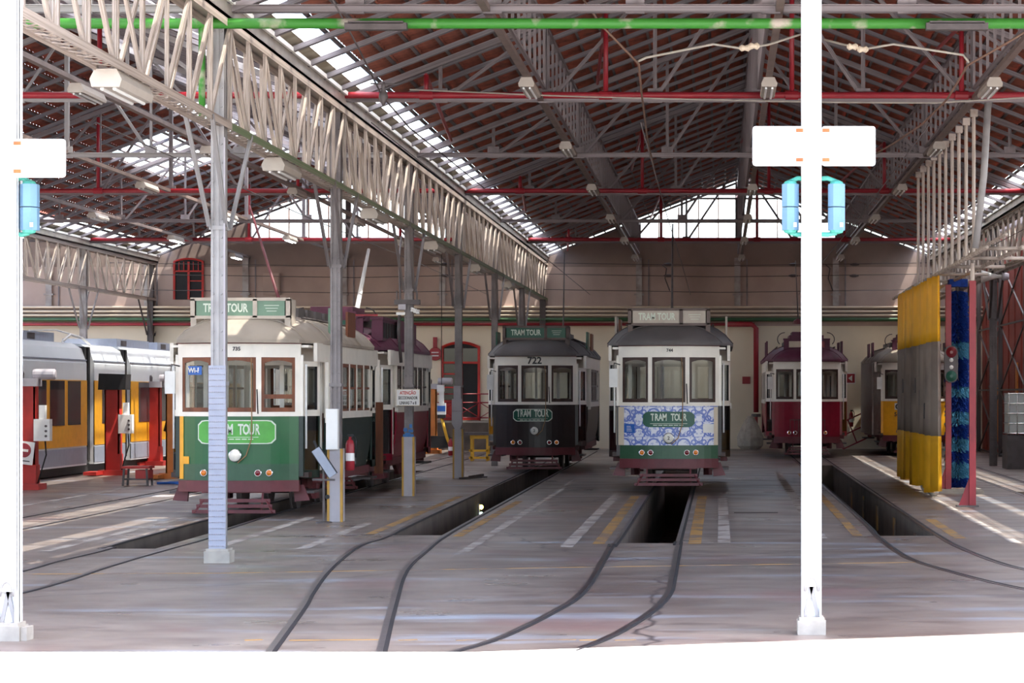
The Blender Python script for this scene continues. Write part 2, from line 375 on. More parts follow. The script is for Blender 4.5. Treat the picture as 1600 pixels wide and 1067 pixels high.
# ------------------------------------------------------------------ back wall with gables
RX, HW, EV, SL = .6, 6.5, H(4.6), .385              # ridge of the main bay, half width, eave height, slope
RID = EV + SL * HW
def roofz(x, r=RX): return EV + SL * (HW - abs(x - r))
wb = struct(box('wall_back', 'wall', None, -34, 22, YB, YB + .3, H(2.28), H(4.25)))
box('lower_wall', 'walllow', wb, -34, 22, YB, YB + .3, 0, H(2.28))
for i, r in enumerate((RX, RX - 13, RX - 26, RX + 13)):
    a, b = r - 3.3, r + 3.3
    m = MB()
    m.prism([(r - HW, H(4.25)), (a, H(4.25)), (a, roofz(a, r)), (r - HW, EV)], 'y', YB, YB + .3)
    m.prism([(r + HW, H(4.25)), (b, H(4.25)), (b, roofz(b, r)), (r + HW, EV)], 'y', YB, YB + .3)
    m.bx(a, b, YB, YB + .3, H(4.25), H(5.12)); m.build('gable_wall', 'band', wb)
    g = struct(MB().bx(a, b, YB - .02, YB + .08, H(5.08), H(5.2)).bx(a, b, YB, YB + .07, H(5.72), H(5.80)).bx(a, b, YB, YB + .07, H(6.5), H(6.56)).bx(r - .09, r + .09, YB - .05, YB + .1, H(5.1), RID - .05)
               .bx(a - .06, a + .06, YB - .02, YB + .1, H(5.1), roofz(a, r)).bx(b - .06, b + .06, YB - .02, YB + .1, H(5.1), roofz(b, r)).build('window_%d' % (i + 1), 'dark'))
    for k in range(1, 5):
        for s in (-1, 1):
            x = r + s * 3.3 * k / 5; box('mullion', 'rust', g, x - .015, x + .015, YB, YB + .06, H(5.15), roofz(x, r) - .1)
    for z0, z1 in ((5.15, 5.75), (5.75, 6.52), (6.52, 7.2)):
        for s in (-1, 1):
            for k in range(5):
                xa, xb = r + s * 3.3 * k / 5, r + s * 3.3 * (k + 1) / 5
                za, zb = min(H(z1), roofz(xa, r) - .12), min(H(z1), roofz(xb, r) - .12)
                if min(za, zb) > H(z0): MB().prism([(xa, H(z0)), (xb, H(z0)), (xb, zb), (xa, za)], 'y', YB + .03, YB + .035).build('pane', 'gable', g)
box('ledge_shade_band', 'band', wb, -34, 22, YB - .1, YB, H(2.42), H(2.86))  # grey strip stands in for the shade at the ledge
box('wall_ledge', 'wall', wb, -34, 22, YB - .16, YB, H(2.86), H(2.93))
for z, r, mt, nm in ((2.9, .035, 'cream', 'cream_pipe'), (2.76, .035, 'cream', 'cream_pipe'), (2.63, .035, 'cream', 'cream_pipe'), (2.49, .06, 'dkgreen', 'green_pipe'), (2.33, .05, 'red', 'red_pipe')):
    x1 = 1.15 if z == 2.33 else 21
    p = tube(nm, mt, None, [(-33, YB - .24, H(z)), (x1, YB - .24, H(z))], r, 8)
    tag(p, {2.9: 'topmost of three thin cream pipes along the back wall', 2.76: 'middle of three thin cream pipes along the back wall', 2.63: 'lowest of three thin cream pipes along the back wall',
            2.49: 'dark green pipe along the back wall under cream pipes', 2.33: 'long red horizontal pipe along the back wall below green pipe'}[z], 'pipe', 'pipes along the back wall')
t = thing('hydrant_riser', 'thick red pipe dropping down the back wall between tiled and burgundy trams', 'pipe', (1.2, YB - .24, 0))
MB().path([(.2, YB - .24, H(2.33)), (1.05, YB - .24, H(2.33)), (1.2, YB - .24, H(2.2)), (1.2, YB - .24, H(-.6))], .09, 10).build('pipe', 'red', t, True, world=True)
MB().lathe([(.16, 0), (.16, .1)], (1.2, YB - .24, H(-.75)), 'z', 12).build('flange', 'dark', t, world=True)
MB().lathe([(.06, 0), (.06, 1.1)], (1.2, YB - .24, fz(YB)), 'z', 10).build('stub', 'red', t, world=True)
for k in range(-8, 5):                              # pilasters against the wall
    x = .58 + 3.28 * k
    if abs(x + 5.98) < .1 or abs(x - 7.14) < .1: continue
    p = MB().bx(x - .06, x + .06, YB - .05, YB, H(2.95), H(4.55)).bx(x - .1, x + .1, YB - .09, YB - .05, H(2.95), H(4.55))
    p.bx(x - .16, x + .16, YB - .12, YB, H(3.3), H(3.36)).build('wall_post', 'steel', wb)
    box('conduit', 'rafter', wb, x + .3, x + .34, YB - .03, YB, H(2.95), H(4.5))
for x, wd in ((-1.3, 2.9), (-4.4, 2.9), (2.2, 2.9), (5.4, 2.8)):   # shallow panels of newer plaster
    box('plaster_panel', 'walllow', wb, x - wd / 2 + .4, x + wd / 2 - .4, YB - .006, YB, H(.2), H(2.2))
def arched(m, x0, x1, z0, zs, rise, y0, y1, n=8):
    c = (x0 + x1) / 2; h = (x1 - x0) / 2
    return m.prism([(x0, z0), (x1, z0)] + [(c + h * (1 - 2 * i / n), zs + rise * (1 - (1 - 2 * i / n) ** 2)) for i in range(n + 1)], 'y', y0, y1)
# red arched door, upper red window, yellow arched windows
d = struct(arched(MB(), -9.22, -8.08, 1.2, 3.62, .16, YB - .02, YB + .02).build('door_1', 'black'))
mr = MB()
for x in (-9.26, -8.62, -8.04): mr.bx(x - .04, x + .04, YB - .08, YB - .02, 1.2, 3.68)
for z in (1.24, 3.12): mr.bx(-9.26, -8.04, YB - .08, YB - .02, z - .03, z + .04)
for z in (1.85, 2.3, 2.75): mr.bx(-9.26, -8.62, YB - .07, YB - .02, z - .025, z + .025)
cx, hh = -8.65, .61
mr.path([(cx - hh + 2 * hh * i / 8, YB - .05, 3.64 + .16 * (1 - (1 - i / 4) ** 2)) for i in range(9)], .05, 6)
mr.build('door_frame', 'redl', d); box('door_leaf', 'redl', d, -9.22, -8.64, YB - .06, YB - .03, 1.24, 1.82)
for z0, z1 in ((1.88, 2.27), (2.33, 2.72), (2.78, 3.08), (3.16, 3.6)): box('pane', 'dglass', d, -9.2, -8.66, YB - .05, YB - .04, z0, z1)
box('pane', 'dglass', d, -8.58, -8.08, YB - .05, YB - .04, 3.16, 3.6)
wn = struct(arched(MB(), -18.2, -17.25, H(3.16), H(4.4), .1, YB - .02, YB).build('window_5', 'black'))
mr = MB().bx(-18.22, -17.23, YB - .07, YB - .01, H(4.08), H(4.13))
for x in (-18.2, -17.72, -17.25): mr.bx(x - .035, x + .035, YB - .07, YB - .01, H(3.16), H(4.42))
for z in (3.18, 3.47, 3.78): mr.bx(-17.72, -17.25, YB - .06, YB - .01, H(z) - .02, H(z) + .02)
for x in (-18.04, -17.88, -17.56, -17.4): mr.bx(x - .012, x + .012, YB - .06, YB - .01, H(4.1), H(4.42))
mr.path([(-18.22 + i * .99 / 8, YB - .04, H(4.42) + .1 * (1 - (1 - i / 4) ** 2)) for i in range(9)], .035).build('window_frame', 'redl', wn)
for i, (x0, x1) in enumerate(((-23.0, -21.5), (-20.15, -19.0))):
    mt = 'redl' if i == 0 else 'yellow'
    wn = struct(arched(MB(), x0, x1, 2.6, 3.45 - .1 * i, .2, YB - .02, YB).build('window_%d' % (6 + i), 'walllow' if i else 'black'))
    mr = MB().path([(x0 + (x1 - x0) * k / 8, YB - .04, 3.45 - .1 * i + .2 * (1 - (1 - k / 4) ** 2)) for k in range(9)], .05)
    for k in range(5): x = x0 + (x1 - x0) * k / 4; mr.bx(x - .02, x + .02, YB - .06, YB - .02, 2.6, 3.5)
    mr.build('window_frame', mt, wn)
    for k in range(4): box('pane', 'walllow' if i else 'dglass', wn, x0 + (x1 - x0) * k / 4 + .04, x0 + (x1 - x0) * (k + 1) / 4 - .04, YB - .05, YB - .03, 2.62, 3.42 - .1 * i)
# side walls: red brown cladding on the right, plaster on the far left
wr = struct(box('wall_right', 'wallred', None, 8.75, 9.0, 40, YB, 0, H(4.2)))
for k in range(26): box('cladding_rib', 'wallred', wr, 8.71, 8.75, 41 + 1.55 * k, 41.12 + 1.55 * k, .2, H(4.2))
for y in (66.5, 71, 76): box('red_post', 'orange', wr, 8.66, 8.71, y, y + .35, .6, 3.0)
struct(box('wall_left', 'walllow', None, -34.2, -34, YF0 + 6, YB, 0, H(4.6)))
# ------------------------------------------------------------------ roof: rafters, tiling battens, clay tiles, rooflights
YR0 = 19.95
RAFY = [YR0 + .15 + 1.38 * k for k in range(47) if YR0 + .15 + 1.38 * k < YB - .1]
TW, TL = .24, .39                                   # tile module along the ridge and up the slope
def tile_profile(n=5): return [(-TW / 2 + TW * i / (n - 1), .045 * math.sin(math.pi * i / (n - 1)) if n == 5 else 0) for i in range(n)]
tp = tile_profile()
tile_me = {}
def tile_mesh(sgn):                                  # one half-barrel tile, seen from below; up-slope is +local x*sgn
    if sgn not in tile_me:
        b = MB(); th = .014
        rows = []
        for u, lift in ((0, .05), (TL * 1.12, .0)):
            top = [(sgn * u, y, z * (1 - .1 * u) + lift + th) for y, z in tp]; bot = [(sgn * u, y, z * (1 - .1 * u) + lift) for y, z in reversed(tp)]
            rows.append(top + bot)
        b.grid(rows, close=True); k = len(rows[0]); b.f.append(tuple(range(k))[::-1]); b.f.append(tuple(range(k, 2 * k)))
        me = bpy.data.meshes.new('tile'); me.from_pydata(b.v, [], b.f); bm_fix(me); me.materials.append(M['tile']); tile_me[sgn] = me
    return tile_me[sgn]
CA = math.cos(math.atan(SL)); SA = math.sin(math.atan(SL))
NROW = 16; S0 = .66                                  # tiles start this far up from the valley
tile_jobs = []
def slope(name, r, sgn, y0, glaze=(), lab=''):
    """sgn=+1: the slope rising in +x (left half of a bay)"""
    xe = r - sgn * HW
    root = bpy.data.objects.new(name, None); COL.objects.link(root); root['kind'] = 'structure'
    def pt(u, y, n=0.0): return (xe + sgn * u * CA - sgn * n * SA, y, EV + u * SA + n * CA)   # u up the slope, n out of it
    LEN = HW / CA
    for y in RAFY:
        if y < y0: continue
        ibar('rafter', 'rafter', root, pt(0, y, -.06), pt(LEN, y, -.06), .065, .12, up=(0, 1, 0))
    for i in range(NROW + 1):
        u = S0 + TL * i
        ibar('tiling_batten', 'batten', root, pt(u, y0, .028), pt(u, YB, .028), .05, .045, up=(sgn * CA, 0, SA))
    # eave board, rooflight strip and its panes
    m = MB(); m.add([pt(-.05, y0, .03), pt(.33, y0, .03), pt(.33, YB, .03), pt(-.05, YB, .03), pt(-.05, y0, .05), pt(.33, y0, .05), pt(.33, YB, .05), pt(-.05, YB, .05)],
                    [(0, 3, 2, 1), (4, 5, 6, 7), (0, 1, 5, 4), (1, 2, 6, 5), (2, 3, 7, 6), (3, 0, 4, 7)])
    m.build('eave_board', 'soffit', root)
    ys = [y for y in RAFY if y >= y0]
    for a, b in zip(ys, ys[1:]):
        q = MB(); q.add([pt(u, y, n) for n in (.03, .036) for u, y in ((.31, a), (.66, a), (.66, b), (.31, b))],
                        [(0, 3, 2, 1), (4, 5, 6, 7), (0, 1, 5, 4), (1, 2, 6, 5), (2, 3, 7, 6), (3, 0, 4, 7)])
        q.build('rooflight_pane', 'sky', root)
    for u0, u1, ya, yb in glaze:                     # larger rooflights higher up, some added only to let light in
        yy = [y for y in ys if ya <= y <= yb]
        for a, b in zip(yy, yy[1:]):
            k = u0
            while k < u1 - .01:
                q = MB(); q.add([pt(u, y, n) for n in (.06, .066) for u, y in ((k + .02, a), (k + TL * 2 - .02, a), (k + TL * 2 - .02, b), (k + .02, b))],
                                [(0, 3, 2, 1), (4, 5, 6, 7), (0, 1, 5, 4), (1, 2, 6, 5), (2, 3, 7, 6), (3, 0, 4, 7)])
                q.build('rooflight_pane', 'sky', root); k += TL * 2
    ny = int((YB - y0) / TW)
    for i in range(NROW):
        u = S0 + TL * i
        for j in range(ny):
            y = y0 + TW * (j + .5)
            if any(u0 - .01 <= u < u1 - .01 and ya <= y <= yb for u0, u1, ya, yb in glaze): continue
            p = pt(u + TL / 2, y)
            sx = VX + p[0] * F / y; sy = HY - (p[2] - CZ) * F / y
            vis = 0 < sx < 1600 and 0 < sy < 1067
            tile_jobs.append((y if vis and r == RX else 999, root, sgn, pt(u, y, .05)))
    return root
sl1 = slope('ceiling', RX, 1, YR0)
sl2 = slope('ceiling', RX, -1, YR0)
sl3 = slope('ceiling', RX - 13, 1, YR0 + 4, glaze=((S0 + TL * 8, S0 + TL * 12, 61, 68), (S0 + TL * 14, S0 + TL * 16, 57, 72)))  # ridge strip added to throw sun on the yellow tram
sl4 = slope('ceiling', RX - 13, -1, YR0 + 4, glaze=((S0 + TL * 2, S0 + TL * 4, 26, 46), (S0 + TL * 12, S0 + TL * 14, 26, 57), (S0 + TL * 12, S0 + TL * 16, 57, 72)))  # low strip and ridge patch added for floor streaks and sun on the tram
sl5 = slope('ceiling', RX - 26, -1, 40)
sl6 = slope('ceiling', RX + 13, 1, 30, glaze=((S0 + TL * 2, S0 + TL * 8, 36, 78),))  # wide patch out of view, added to bring daylight into the bays
tile_jobs.sort(key=lambda t: t[0])
stuff = {}
for n, (d, root, sgn, p) in enumerate(tile_jobs):
    mt = Matrix.Rotation(-sgn * math.atan(SL), 4, 'Y')
    if n < 290:
        o = bpy.data.objects.new('roof_tile', tile_mesh(sgn)); COL.objects.link(o); o.parent = root
        mt.translation = p; o.matrix_basis = mt
    else:
        b = stuff.setdefault(root.name, (root, MB()))[1]
        ca, sa = CA, SA * sgn
        vs = []
        for u, lift in ((0, .05), (TL * 1.12, .0)):
            for yy, z in tp[::1]:
                lx, lz = sgn * u, z + lift
                vs.append((p[0] + lx * ca - lz * sa, p[1] + yy, p[2] + lx * sa + lz * ca))
        b.add(vs, [(i, i + 1, i + 6, i + 5) for i in range(4)])
for root, b in stuff.values():
    me = bpy.data.meshes.new('roof_tiles'); me.from_pydata(b.v, [], b.f); me.materials.append(M['tile'])
    o = bpy.data.objects.new('roof_tiles', me); COL.objects.link(o); o.parent = root; o['kind'] = 'stuff'
# ridge caps and an added canopy out of view, shaped to cast the threshold shadow
for r, y0 in ((RX, YR0), (RX - 13, YR0 + 4), (RX - 26, 40), (RX + 13, 30)):
    struct(MB().prism([(r - .16, RID - .01), (r, RID + .09), (r + .16, RID - .01), (r, RID + .14)], 'y', y0, YB).build('trim_1', 'tile'))
cz = RID + .3
dy = .1 * (cz - .06)
edge = [(-40, 18.95 - dy), (1.6, 18.95 - dy), (7.0, 20.8 - dy), (24, 20.8 - dy)]
c = MB().prism([(x, y) for x, y in edge] + [(24, 24), (-40, 24)], 'z', cz, cz + .25)
struct(c.build('ceiling', 'walllow'))
struct(MB().add([(12.5, 22, cz), (40, 22, cz), (40, 34, cz), (12.5, 34, cz)], [(0, 1, 2, 3)]).build('ceiling', 'walllow'))
# valley gutters
for x, y0 in ((RX - HW, YR0), (RX - HW - 13, YR0 + 14), (RX + HW, YR0)):
    g = struct(MB().bx(x - .16, x + .16, y0, YB, EV - .2, EV - .17).bx(x - .16, x - .13, y0, YB, EV - .2, EV + .02).bx(x + .13, x + .16, y0, YB, EV - .2, EV + .02).build('trim_2', 'gutter'))
    for s in (-1, 1): box('gutter_edge', 'edge', g, x + s * .19 - .02, x + s * .19 + .02, y0, YB, EV - .03, EV + .03)

# ------------------------------------------------------------------ columns
BC = H(3.157)                                        # bottom chord of the valley girders
XC, XRC, XLC = -5.9, 7.15, -18.95
def column(x, y, label, mt='steel', group='riveted steel columns', top=BC, wd=.19, guard=False, brace=True, base=None):
    z0 = fz(y)
    t = thing('steel_column', label, 'column', (x, y, z0), group)
    m = MB(); h = (EV - .27 if brace else top) - z0; b = wd / 2
    m.bx(-b, b, -.085, -.07, 0, h).bx(-b, b, .07, .085, 0, h)
    m.bx(-b, -b + .03, -.1, .1, 0, h).bx(b - .03, b, -.1, .1, 0, h).bx(-.02, .02, -.095, .095, 0, h)
    m.build('shaft', mt, t)
    m = MB(); k = .3
    while k < h:
        for s in (-.05, .05): m.lathe([(.014, -.1), (.010, -.112)], (s, 0, k), 'y', 6)
        k += .22
    m.build('rivets', mt, t, kind='stuff')
    if brace:
        for sy in (-1, 1):
            for sx in (-1, 1):
                ibar('knee_brace', mt, t, (x + sx * .1, y + sy * .1, top - 1.2), (x + sx * .15, y + sy * 1.15, top), .055, .05, 'L')
    for z in (h * .33, h * .62): box('collar', mt, t, -b - .02, b + .02, -.11, .11, z, z + .05)
    if base:
        MB().bx(-base, base, -base, base, 0, .14).bx(-base + .02, base - .02, -base + .02, base - .02, .14, .17).build('base_block', 'concrete', t)
    if guard:
        MB().bx(-.085, .085, -.15, -.105, .0, 1.12).build('guard_plate', 'greybox', t)
        for s in (-1, 1): box('guard_edge', 'guard', t, s * .1 - .018, s * .1 + .018, -.158, -.09, 0, 1.12); box('guard_side', 'greybox', t, s * .105 - .006, s * .105 + .006, -.09, .12, 0, 1.12)
    return t
cols = {}
names = ['', 'slender steel column left of the green tram front, lower half wrapped in studded tape', 'steel column standing beside the green tram with a white box',
         'steel column carrying the attention notice and a black switch bar', 'steel column with grey box and guard left of the dark tram',
         'thin far steel column behind the dark tram, fifth along the valley', 'most distant free steel column under the left valley girder']
for k in range(1, 7):
    cols[k] = column(XC, YK[k], names[k], 'pale' if k == 1 else 'colsteel', guard=k in (2, 3, 4), base=.15 if k == 1 else None, wd=.155)
column(XLC, YK[6], 'steel column rising behind the lifted yellow tram roof', 'steel'); column(XLC, YB - .2, 'steel column against back wall above yellow arched window', 'dark')
column(XRC, YK[5], 'dark steel column right of the red posts, horn loudspeaker on it', 'dark', group=None); column(XRC, YK[6], 'dark steel column behind the blue wash brush', 'dark')
column(XC, YB - .2, 'steel column against the back wall under the valley gutter end', 'dark', brace=False, top=EV - .2)
# studded tape on the near column
t = cols[1]; tz = 2.32
box('studded_tape', 'tape', t, -.1, .1, -.125, -.1, .14, tz)
m = MB()
for i in range(31):
    for j in range(8): m.lathe([(.0085, -.126), (.005, -.137)], (-.088 + .025 * j, 0, .2 + .0695 * i), 'y', 6)
m.build('studs', 'greybox', t, kind='stuff')
box('cable_duct', 'greybox', t, .075, .095, -.12, -.1, tz, 5.0)

# big white columns at the street front
def street_column(x, y, wd, label):
    z0 = fz(y); t = thing('front_column', label, 'column', (x, y, z0), 'white street front columns')
    b = wd / 2
    m = MB().bx(-b, -b + .014, -.09, .09, .6, 7.0).bx(b - .014, b, -.09, .09, .6, 7.0).bx(-b, b, -.012, .012, .14, 7.0).bx(-b, b, -.075, -.06, .4, 7.0)
    m.bx(-b, -b + .014, -.09, .09, .14, .6).bx(b - .014, b, -.09, .09, .14, .6); m.build('shaft', 'white', t)
    m = MB()
    for sx in (-1, 1): m.bar((sx * .055, -.03, .14), (-sx * .02, -.03, .48), .016, .03)
    m.build('foot_lattice', 'pale', t)
    tube('foot_arch', 'pale', t, [(b * .7 * math.cos(math.pi * i / 8), -.075, .36 + .12 * math.sin(math.pi * i / 8)) for i in range(9)], .012)
    MB().bx(-b - .035, b + .035, -.13, .13, 0, .12).bx(-b - .02, b + .02, -.115, .115, .12, .145).build('base_block', 'concrete', t)
    return t
SC1 = street_column(.765, 20.4, .165, 'white street front column with the number 10 and 11 signs')
SC0 = street_column(-5.815, 19.9, .165, 'white street front column cut off by the left picture edge')
box('plinth', 'concrete', SC0, .12, .17, -.1, .1, 0, .11)
def street_sign(x0, x1, yz, y, z0, z1, body, lab):
    cx = (x0 + x1) / 2; t = thing('platform_sign', lab, 'sign', (cx, y, z0), 'white number signs on the front columns')
    hw, hh = (x1 - x0) / 2, z1 - z0; r = .025; rs = 1 if body[0][0] == '10' else -1
    pl = [(sx * (hw - r) + r * math.cos(a), cz_ + r * math.sin(a)) for sx, cz_, a0 in ((1, hh - r, 0), (-1, hh - r, 90), (-1, r, 180), (1, r, 270)) for a in [math.radians(a0 + d) for d in (0, 30, 60, 90)]]
    MB().prism(pl, 'y', -.012, .0).build('plate', 'white', t)
    for b, xx in body: text('number', b, .22, (xx - cx, -.0145, hh / 2), 'numeral', t, ext=.004)
    for z in (.035, hh - .05): MB().bx(rs * (hw - .035) - .03, rs * (hw - .035) + .03, -.02, -.012, z, z + .03).build('rust_patch', 'rust', t)
    return t
def sgn_pt(px, py, y): return P(px, py, y)
a = P(1176, 259, 20.26); b = P(1256, 197, 20.26); street_sign(a[0], b[0], 0, 20.28, a[2], b[2], [('10', P(1217, 0, 20.26)[0])], 'white number 10 sign left of the white front column')
a = P(1284, 259, 20.26); b = P(1368, 197, 20.26); street_sign(a[0], b[0], 0, 20.28, a[2], b[2], [('11', P(1332, 0, 20.26)[0])], 'white number 11 sign right of the white front column')
a = P(20, 277, 19.74); b = P(102, 217, 19.74); street_sign(a[0], b[0], 0, 19.76, a[2], b[2], [('8', P(58, 0, 19.76)[0])], 'white number sign at the picture edge on the left front column')
def signal_box(px, y, colx, lab):
    p0 = P(px, 360, y); p1 = P(px, 288, y); h = p1[2] - p0[2]
    t = thing('signal_box', lab, 'signal', (p0[0], y, p0[2]), 'blue signal boxes on the front columns')
    def half(z0, z1, nm):
        pl = [(-.07, -.03), (-.03, -.075), (.03, -.075), (.07, -.03), (.07, .05), (-.07, .05)]
        return MB().prism(pl, 'z', z0, z1).build(nm, 'blue', t)
    half(.0, h * .49, 'lower_case'); half(h * .51, h, 'upper_case')
    MB().lathe([(.06, h), (.05, h + .02), (.02, h + .035)], (0, -.01, 0), 'z', 10).build('top_cap', 'teal', t)
    MB().lathe([(.02, -.03), (.05, -.02), (.06, 0)], (0, -.01, 0), 'z', 10).build('bottom_cap', 'teal', t)
    s = colx - p0[0]
    MB().path([(0, -.01, h + .02), (s * .35, -.01, h + .05), (s * .8, -.0, h + .045)], .02, 8).build('upper_bracket', 'teal', t)
    MB().path([(0, -.01, -.02), (s * .35, -.01, -.035), (s * .8, .0, -.03)], .02, 8).build('lower_bracket', 'teal', t)
    MB().bx(.025, .05, -.079, -.074, .025, .06).build('sticker', 'white', t)
signal_box(1235, 20.4, .765, 'blue signal box left of the white front column under sign 10')
signal_box(1307, 20.4, .765, 'blue signal box right of the white front column under sign 11')
signal_box(46, 19.9, -5.815, 'blue signal box beside the wide white column at the left picture edge')

# ------------------------------------------------------------------ valley girders with their web bars
def girder(x, y0, y1, label, mt):
    t = thing('valley_girder', label, 'girder', (x, y0, BC))
    for s in (-1, 1):
        ibar('bottom_chord', mt, t, (x + s * .125, y0, BC), (x + s * .125, y0 + 8.75, BC), .09, .06, 'L')
        ibar('bottom_chord', 'mossy' if s > 0 and x == XC else mt, t, (x + s * .125, y0 + 8.75, BC), (x + s * .125, y1, BC), .09, .06, 'L')
        ibar('top_chord', mt, t, (x + s * .125, y0, EV - .26), (x + s * .125, y1, EV - .26), .09, .07, 'L')
    n = int(round((y1 - y0) / 1.09375)); lac = MB()
    for i in range(n):
        a = y0 + i * 1.09375; b = a + 1.09375
        k = (a - YK[0] + .01) % 8.75
        for s in (-1, 1):
            xx = x + s * .125
            ibar('web_post', mt, t, (xx, a, BC), (xx, a, EV - .26), .05, .05, 'L')
            p, q = ((a, EV - .26), (b, BC)) if k < 4.3 else ((a, BC), (b, EV - .26))
            ibar('web_diagonal', mt, t, (xx, p[0], p[1]), (xx, q[0], q[1]), .06, .035, 'box', up=(1, 0, 0))
        for j in range(4):
            ya = a + .2734 * j
            lac.bar((x - .125, ya, BC), (x + .125, ya + .2734, BC), .03, .008); lac.bar((x - .125, ya + .2734, BC + .01), (x + .125, ya, BC + .01), .03, .008)
    lac.build('lacing_bars', mt, t, world=True, kind='stuff')
girder(XC, YK[0], YB, 'long lattice valley girder above the steel columns, left of the main bay', 'warm')
girder(XLC, YK[3], YB, 'far lattice girder above the lifted yellow tram, at the left edge', 'warm')
girder(XRC, YK[3], YB, 'lattice girder at the right edge behind the wash gantry', 'warm')

# ------------------------------------------------------------------ roof trusses over each column row
def truss(r, y, label, mt, group):
    mt = 'roofsteel' if mt == 'steel' else mt
    t = thing('roof_truss', label, 'truss', (r, y, EV))
    t['group'] = group
    zt = EV - .06
    for s in (-.06, .06): ibar('tie_beam', mt, t, (r - HW, y + s, zt), (r + HW, y + s, zt), .07, .08, 'L', up=(0, 0, 1))
    for s in (-1, 1): ibar('top_chord', mt, t, (r - s * HW, y, EV - .12), (r, y, RID - .12), .09, .14)
    def g(x): box('gusset', mt, t, x - .11, x + .11, -.03, .03, -.12, .1)
    for s in (-1, 1):
        for dx in (1.6, 3.28, 4.9):
            ibar('truss_post', mt, t, (r + s * dx, y, zt), (r + s * dx, y, roofz(r + s * dx, r) - .14), .06, .06, 'L'); g(s * dx)
        ibar('truss_diagonal', mt, t, (r + s * 1.6, y, zt), (r + s * .05, y, RID - .25), .06, .05, 'L')
        ibar('truss_diagonal', mt, t, (r + s * 3.2, y, zt), (r + s * 1.65, y, roofz(r + 1.65, r) - .16), .06, .05, 'L')
        ibar('truss_diagonal', mt, t, (r + s * 4.85, y, zt), (r + s * 3.3, y, roofz(r + 3.3, r) - .16), .06, .05, 'L')
    ibar('king_post', mt, t, (r, y, zt), (r, y, RID - .14), .1, .08, 'L'); g(0)
    return t
for k in range(1, 7):
    truss(RX, YK[k], 'steel roof truss across the main bay, %s of six counted from the street' % ORD[k - 1], 'steel', 'roof trusses of the main bay')
    truss(RX - 13, YK[k], 'steel roof truss across the left bay, %s of six counted from the street' % ORD[k - 1], 'pale' if k < 4 else 'steel', 'roof trusses of the left bay')
# lengthwise hanging lattices under the quarter lines and the ridge
def hanger(x, r, label):
    t = thing('purlin_lattice', label, 'lattice', (x, YK[1], EV), 'lengthwise lattices under the roof')
    top = roofz(x, r) - .16
    ibar('top_rail', 'roofsteel', t, (x, YK[0], top), (x, YB, top), .05, .08); ibar('bottom_rail', 'roofsteel', t, (x, YK[0], EV + .1), (x, YB, EV + .1), .04, .05)
    y = YK[0] + .35
    while y < YB:
        ibar('lattice_strip', 'roofsteel', t, (x, y, EV + .1), (x, y, top), .04, .03); y += .95
hanger(RX - 3.3, RX, 'lattice of vertical strips under the left quarter of the main roof')
hanger(RX, RX, 'tall lattice of vertical strips under the main roof ridge')
hanger(RX + 3.3, RX, 'lattice of vertical strips under the right quarter of the main roof')
# lamp trunking with fluorescent fixtures
def trunk(x, z, label, bay, ys, nm, lit=()):
    t = thing('lamp_trunking', label, 'trunking', (x, YK[0], z), 'lamp trunkings')
    box('channel', 'trunk', t, -.045, .045, 0, YB - YK[0], 0, .07)
    for i, y in enumerate(ys):
        l = thing('batten_lamp', 'grey strip lamp under %s, %s from street' % (nm, ORD[i]), 'lamp', (x, y, z), 'strip lamps under the roof')
        MB().prism([(-.07, 0), (.07, 0), (.11, -.09), (.1, -.13), (-.1, -.13), (-.11, -.09)], 'y', 0, 1.3).build('housing', 'lampgrey', l)
        MB().prism([(-.075, 0), (.075, 0), (.115, -.09), (.105, -.135), (-.105, -.135), (-.115, -.09)], 'y', -.04, 0).build('end_cap', 'lampgrey', l)
        for s in (-.045, .045): MB().path([(s, .05, -.145), (s, 1.25, -.145)], .016, 8).build('lamp_tube', M['lit'] if i in lit else 'tube', l)
M['lit'] = emat('glowing_tube', (250, 252, 255), 6.0)
LY = [YK[k] + 5.9 for k in range(1, 7)]
trunk(RX - 3.35, H(4.5), 'lamp trunking along the left quarter of the main bay', 0, LY, 'the left trunking of the main bay')
trunk(RX + .1, H(4.5), 'lamp trunking along the middle of the main bay', 0, LY, 'the middle trunking of the main bay')
trunk(RX + 3.3, H(4.5), 'lamp trunking along the right quarter of the main bay', 0, LY, 'the right trunking of the main bay')
trunk(-9.15, H(4.42), 'lamp trunking along the right quarter of the left bay', 0, LY, 'the right trunking of the left bay')
trunk(-12.4, H(4.55), 'lamp trunking along the middle of the left bay', 0, LY, 'the middle trunking of the left bay', lit=(3, 4))
trunk(-15.7, H(4.55), 'lamp trunking along the left quarter of the left bay', 0, LY, 'the left trunking of the left bay', lit=(4, 5))
for i in range(6):
    y = 23.4 + 8.75 * i
    l = thing('girder_lamp', 'grey lamp box hung under the valley girder, %s from the street' % ORD[i], 'lamp', (XC, y, BC - .03), 'lamp boxes under the valley girder')
    MB().prism([(-.1, 0), (.1, 0), (.15, -.1), (.13, -.17), (-.13, -.17), (-.15, -.1)], 'y', 0, 1.3).build('housing', 'lampgrey', l)
    MB().prism([(-.105, 0), (.105, 0), (.155, -.1), (.135, -.175), (-.135, -.175), (-.155, -.1)], 'y', -.05, 0).build('end_cap', 'lampgrey', l)
    for s in (-.06, .06): MB().path([(s, .05, -.18), (s, 1.25, -.18)], .018, 8).build('lamp_tube', 'tube', l)
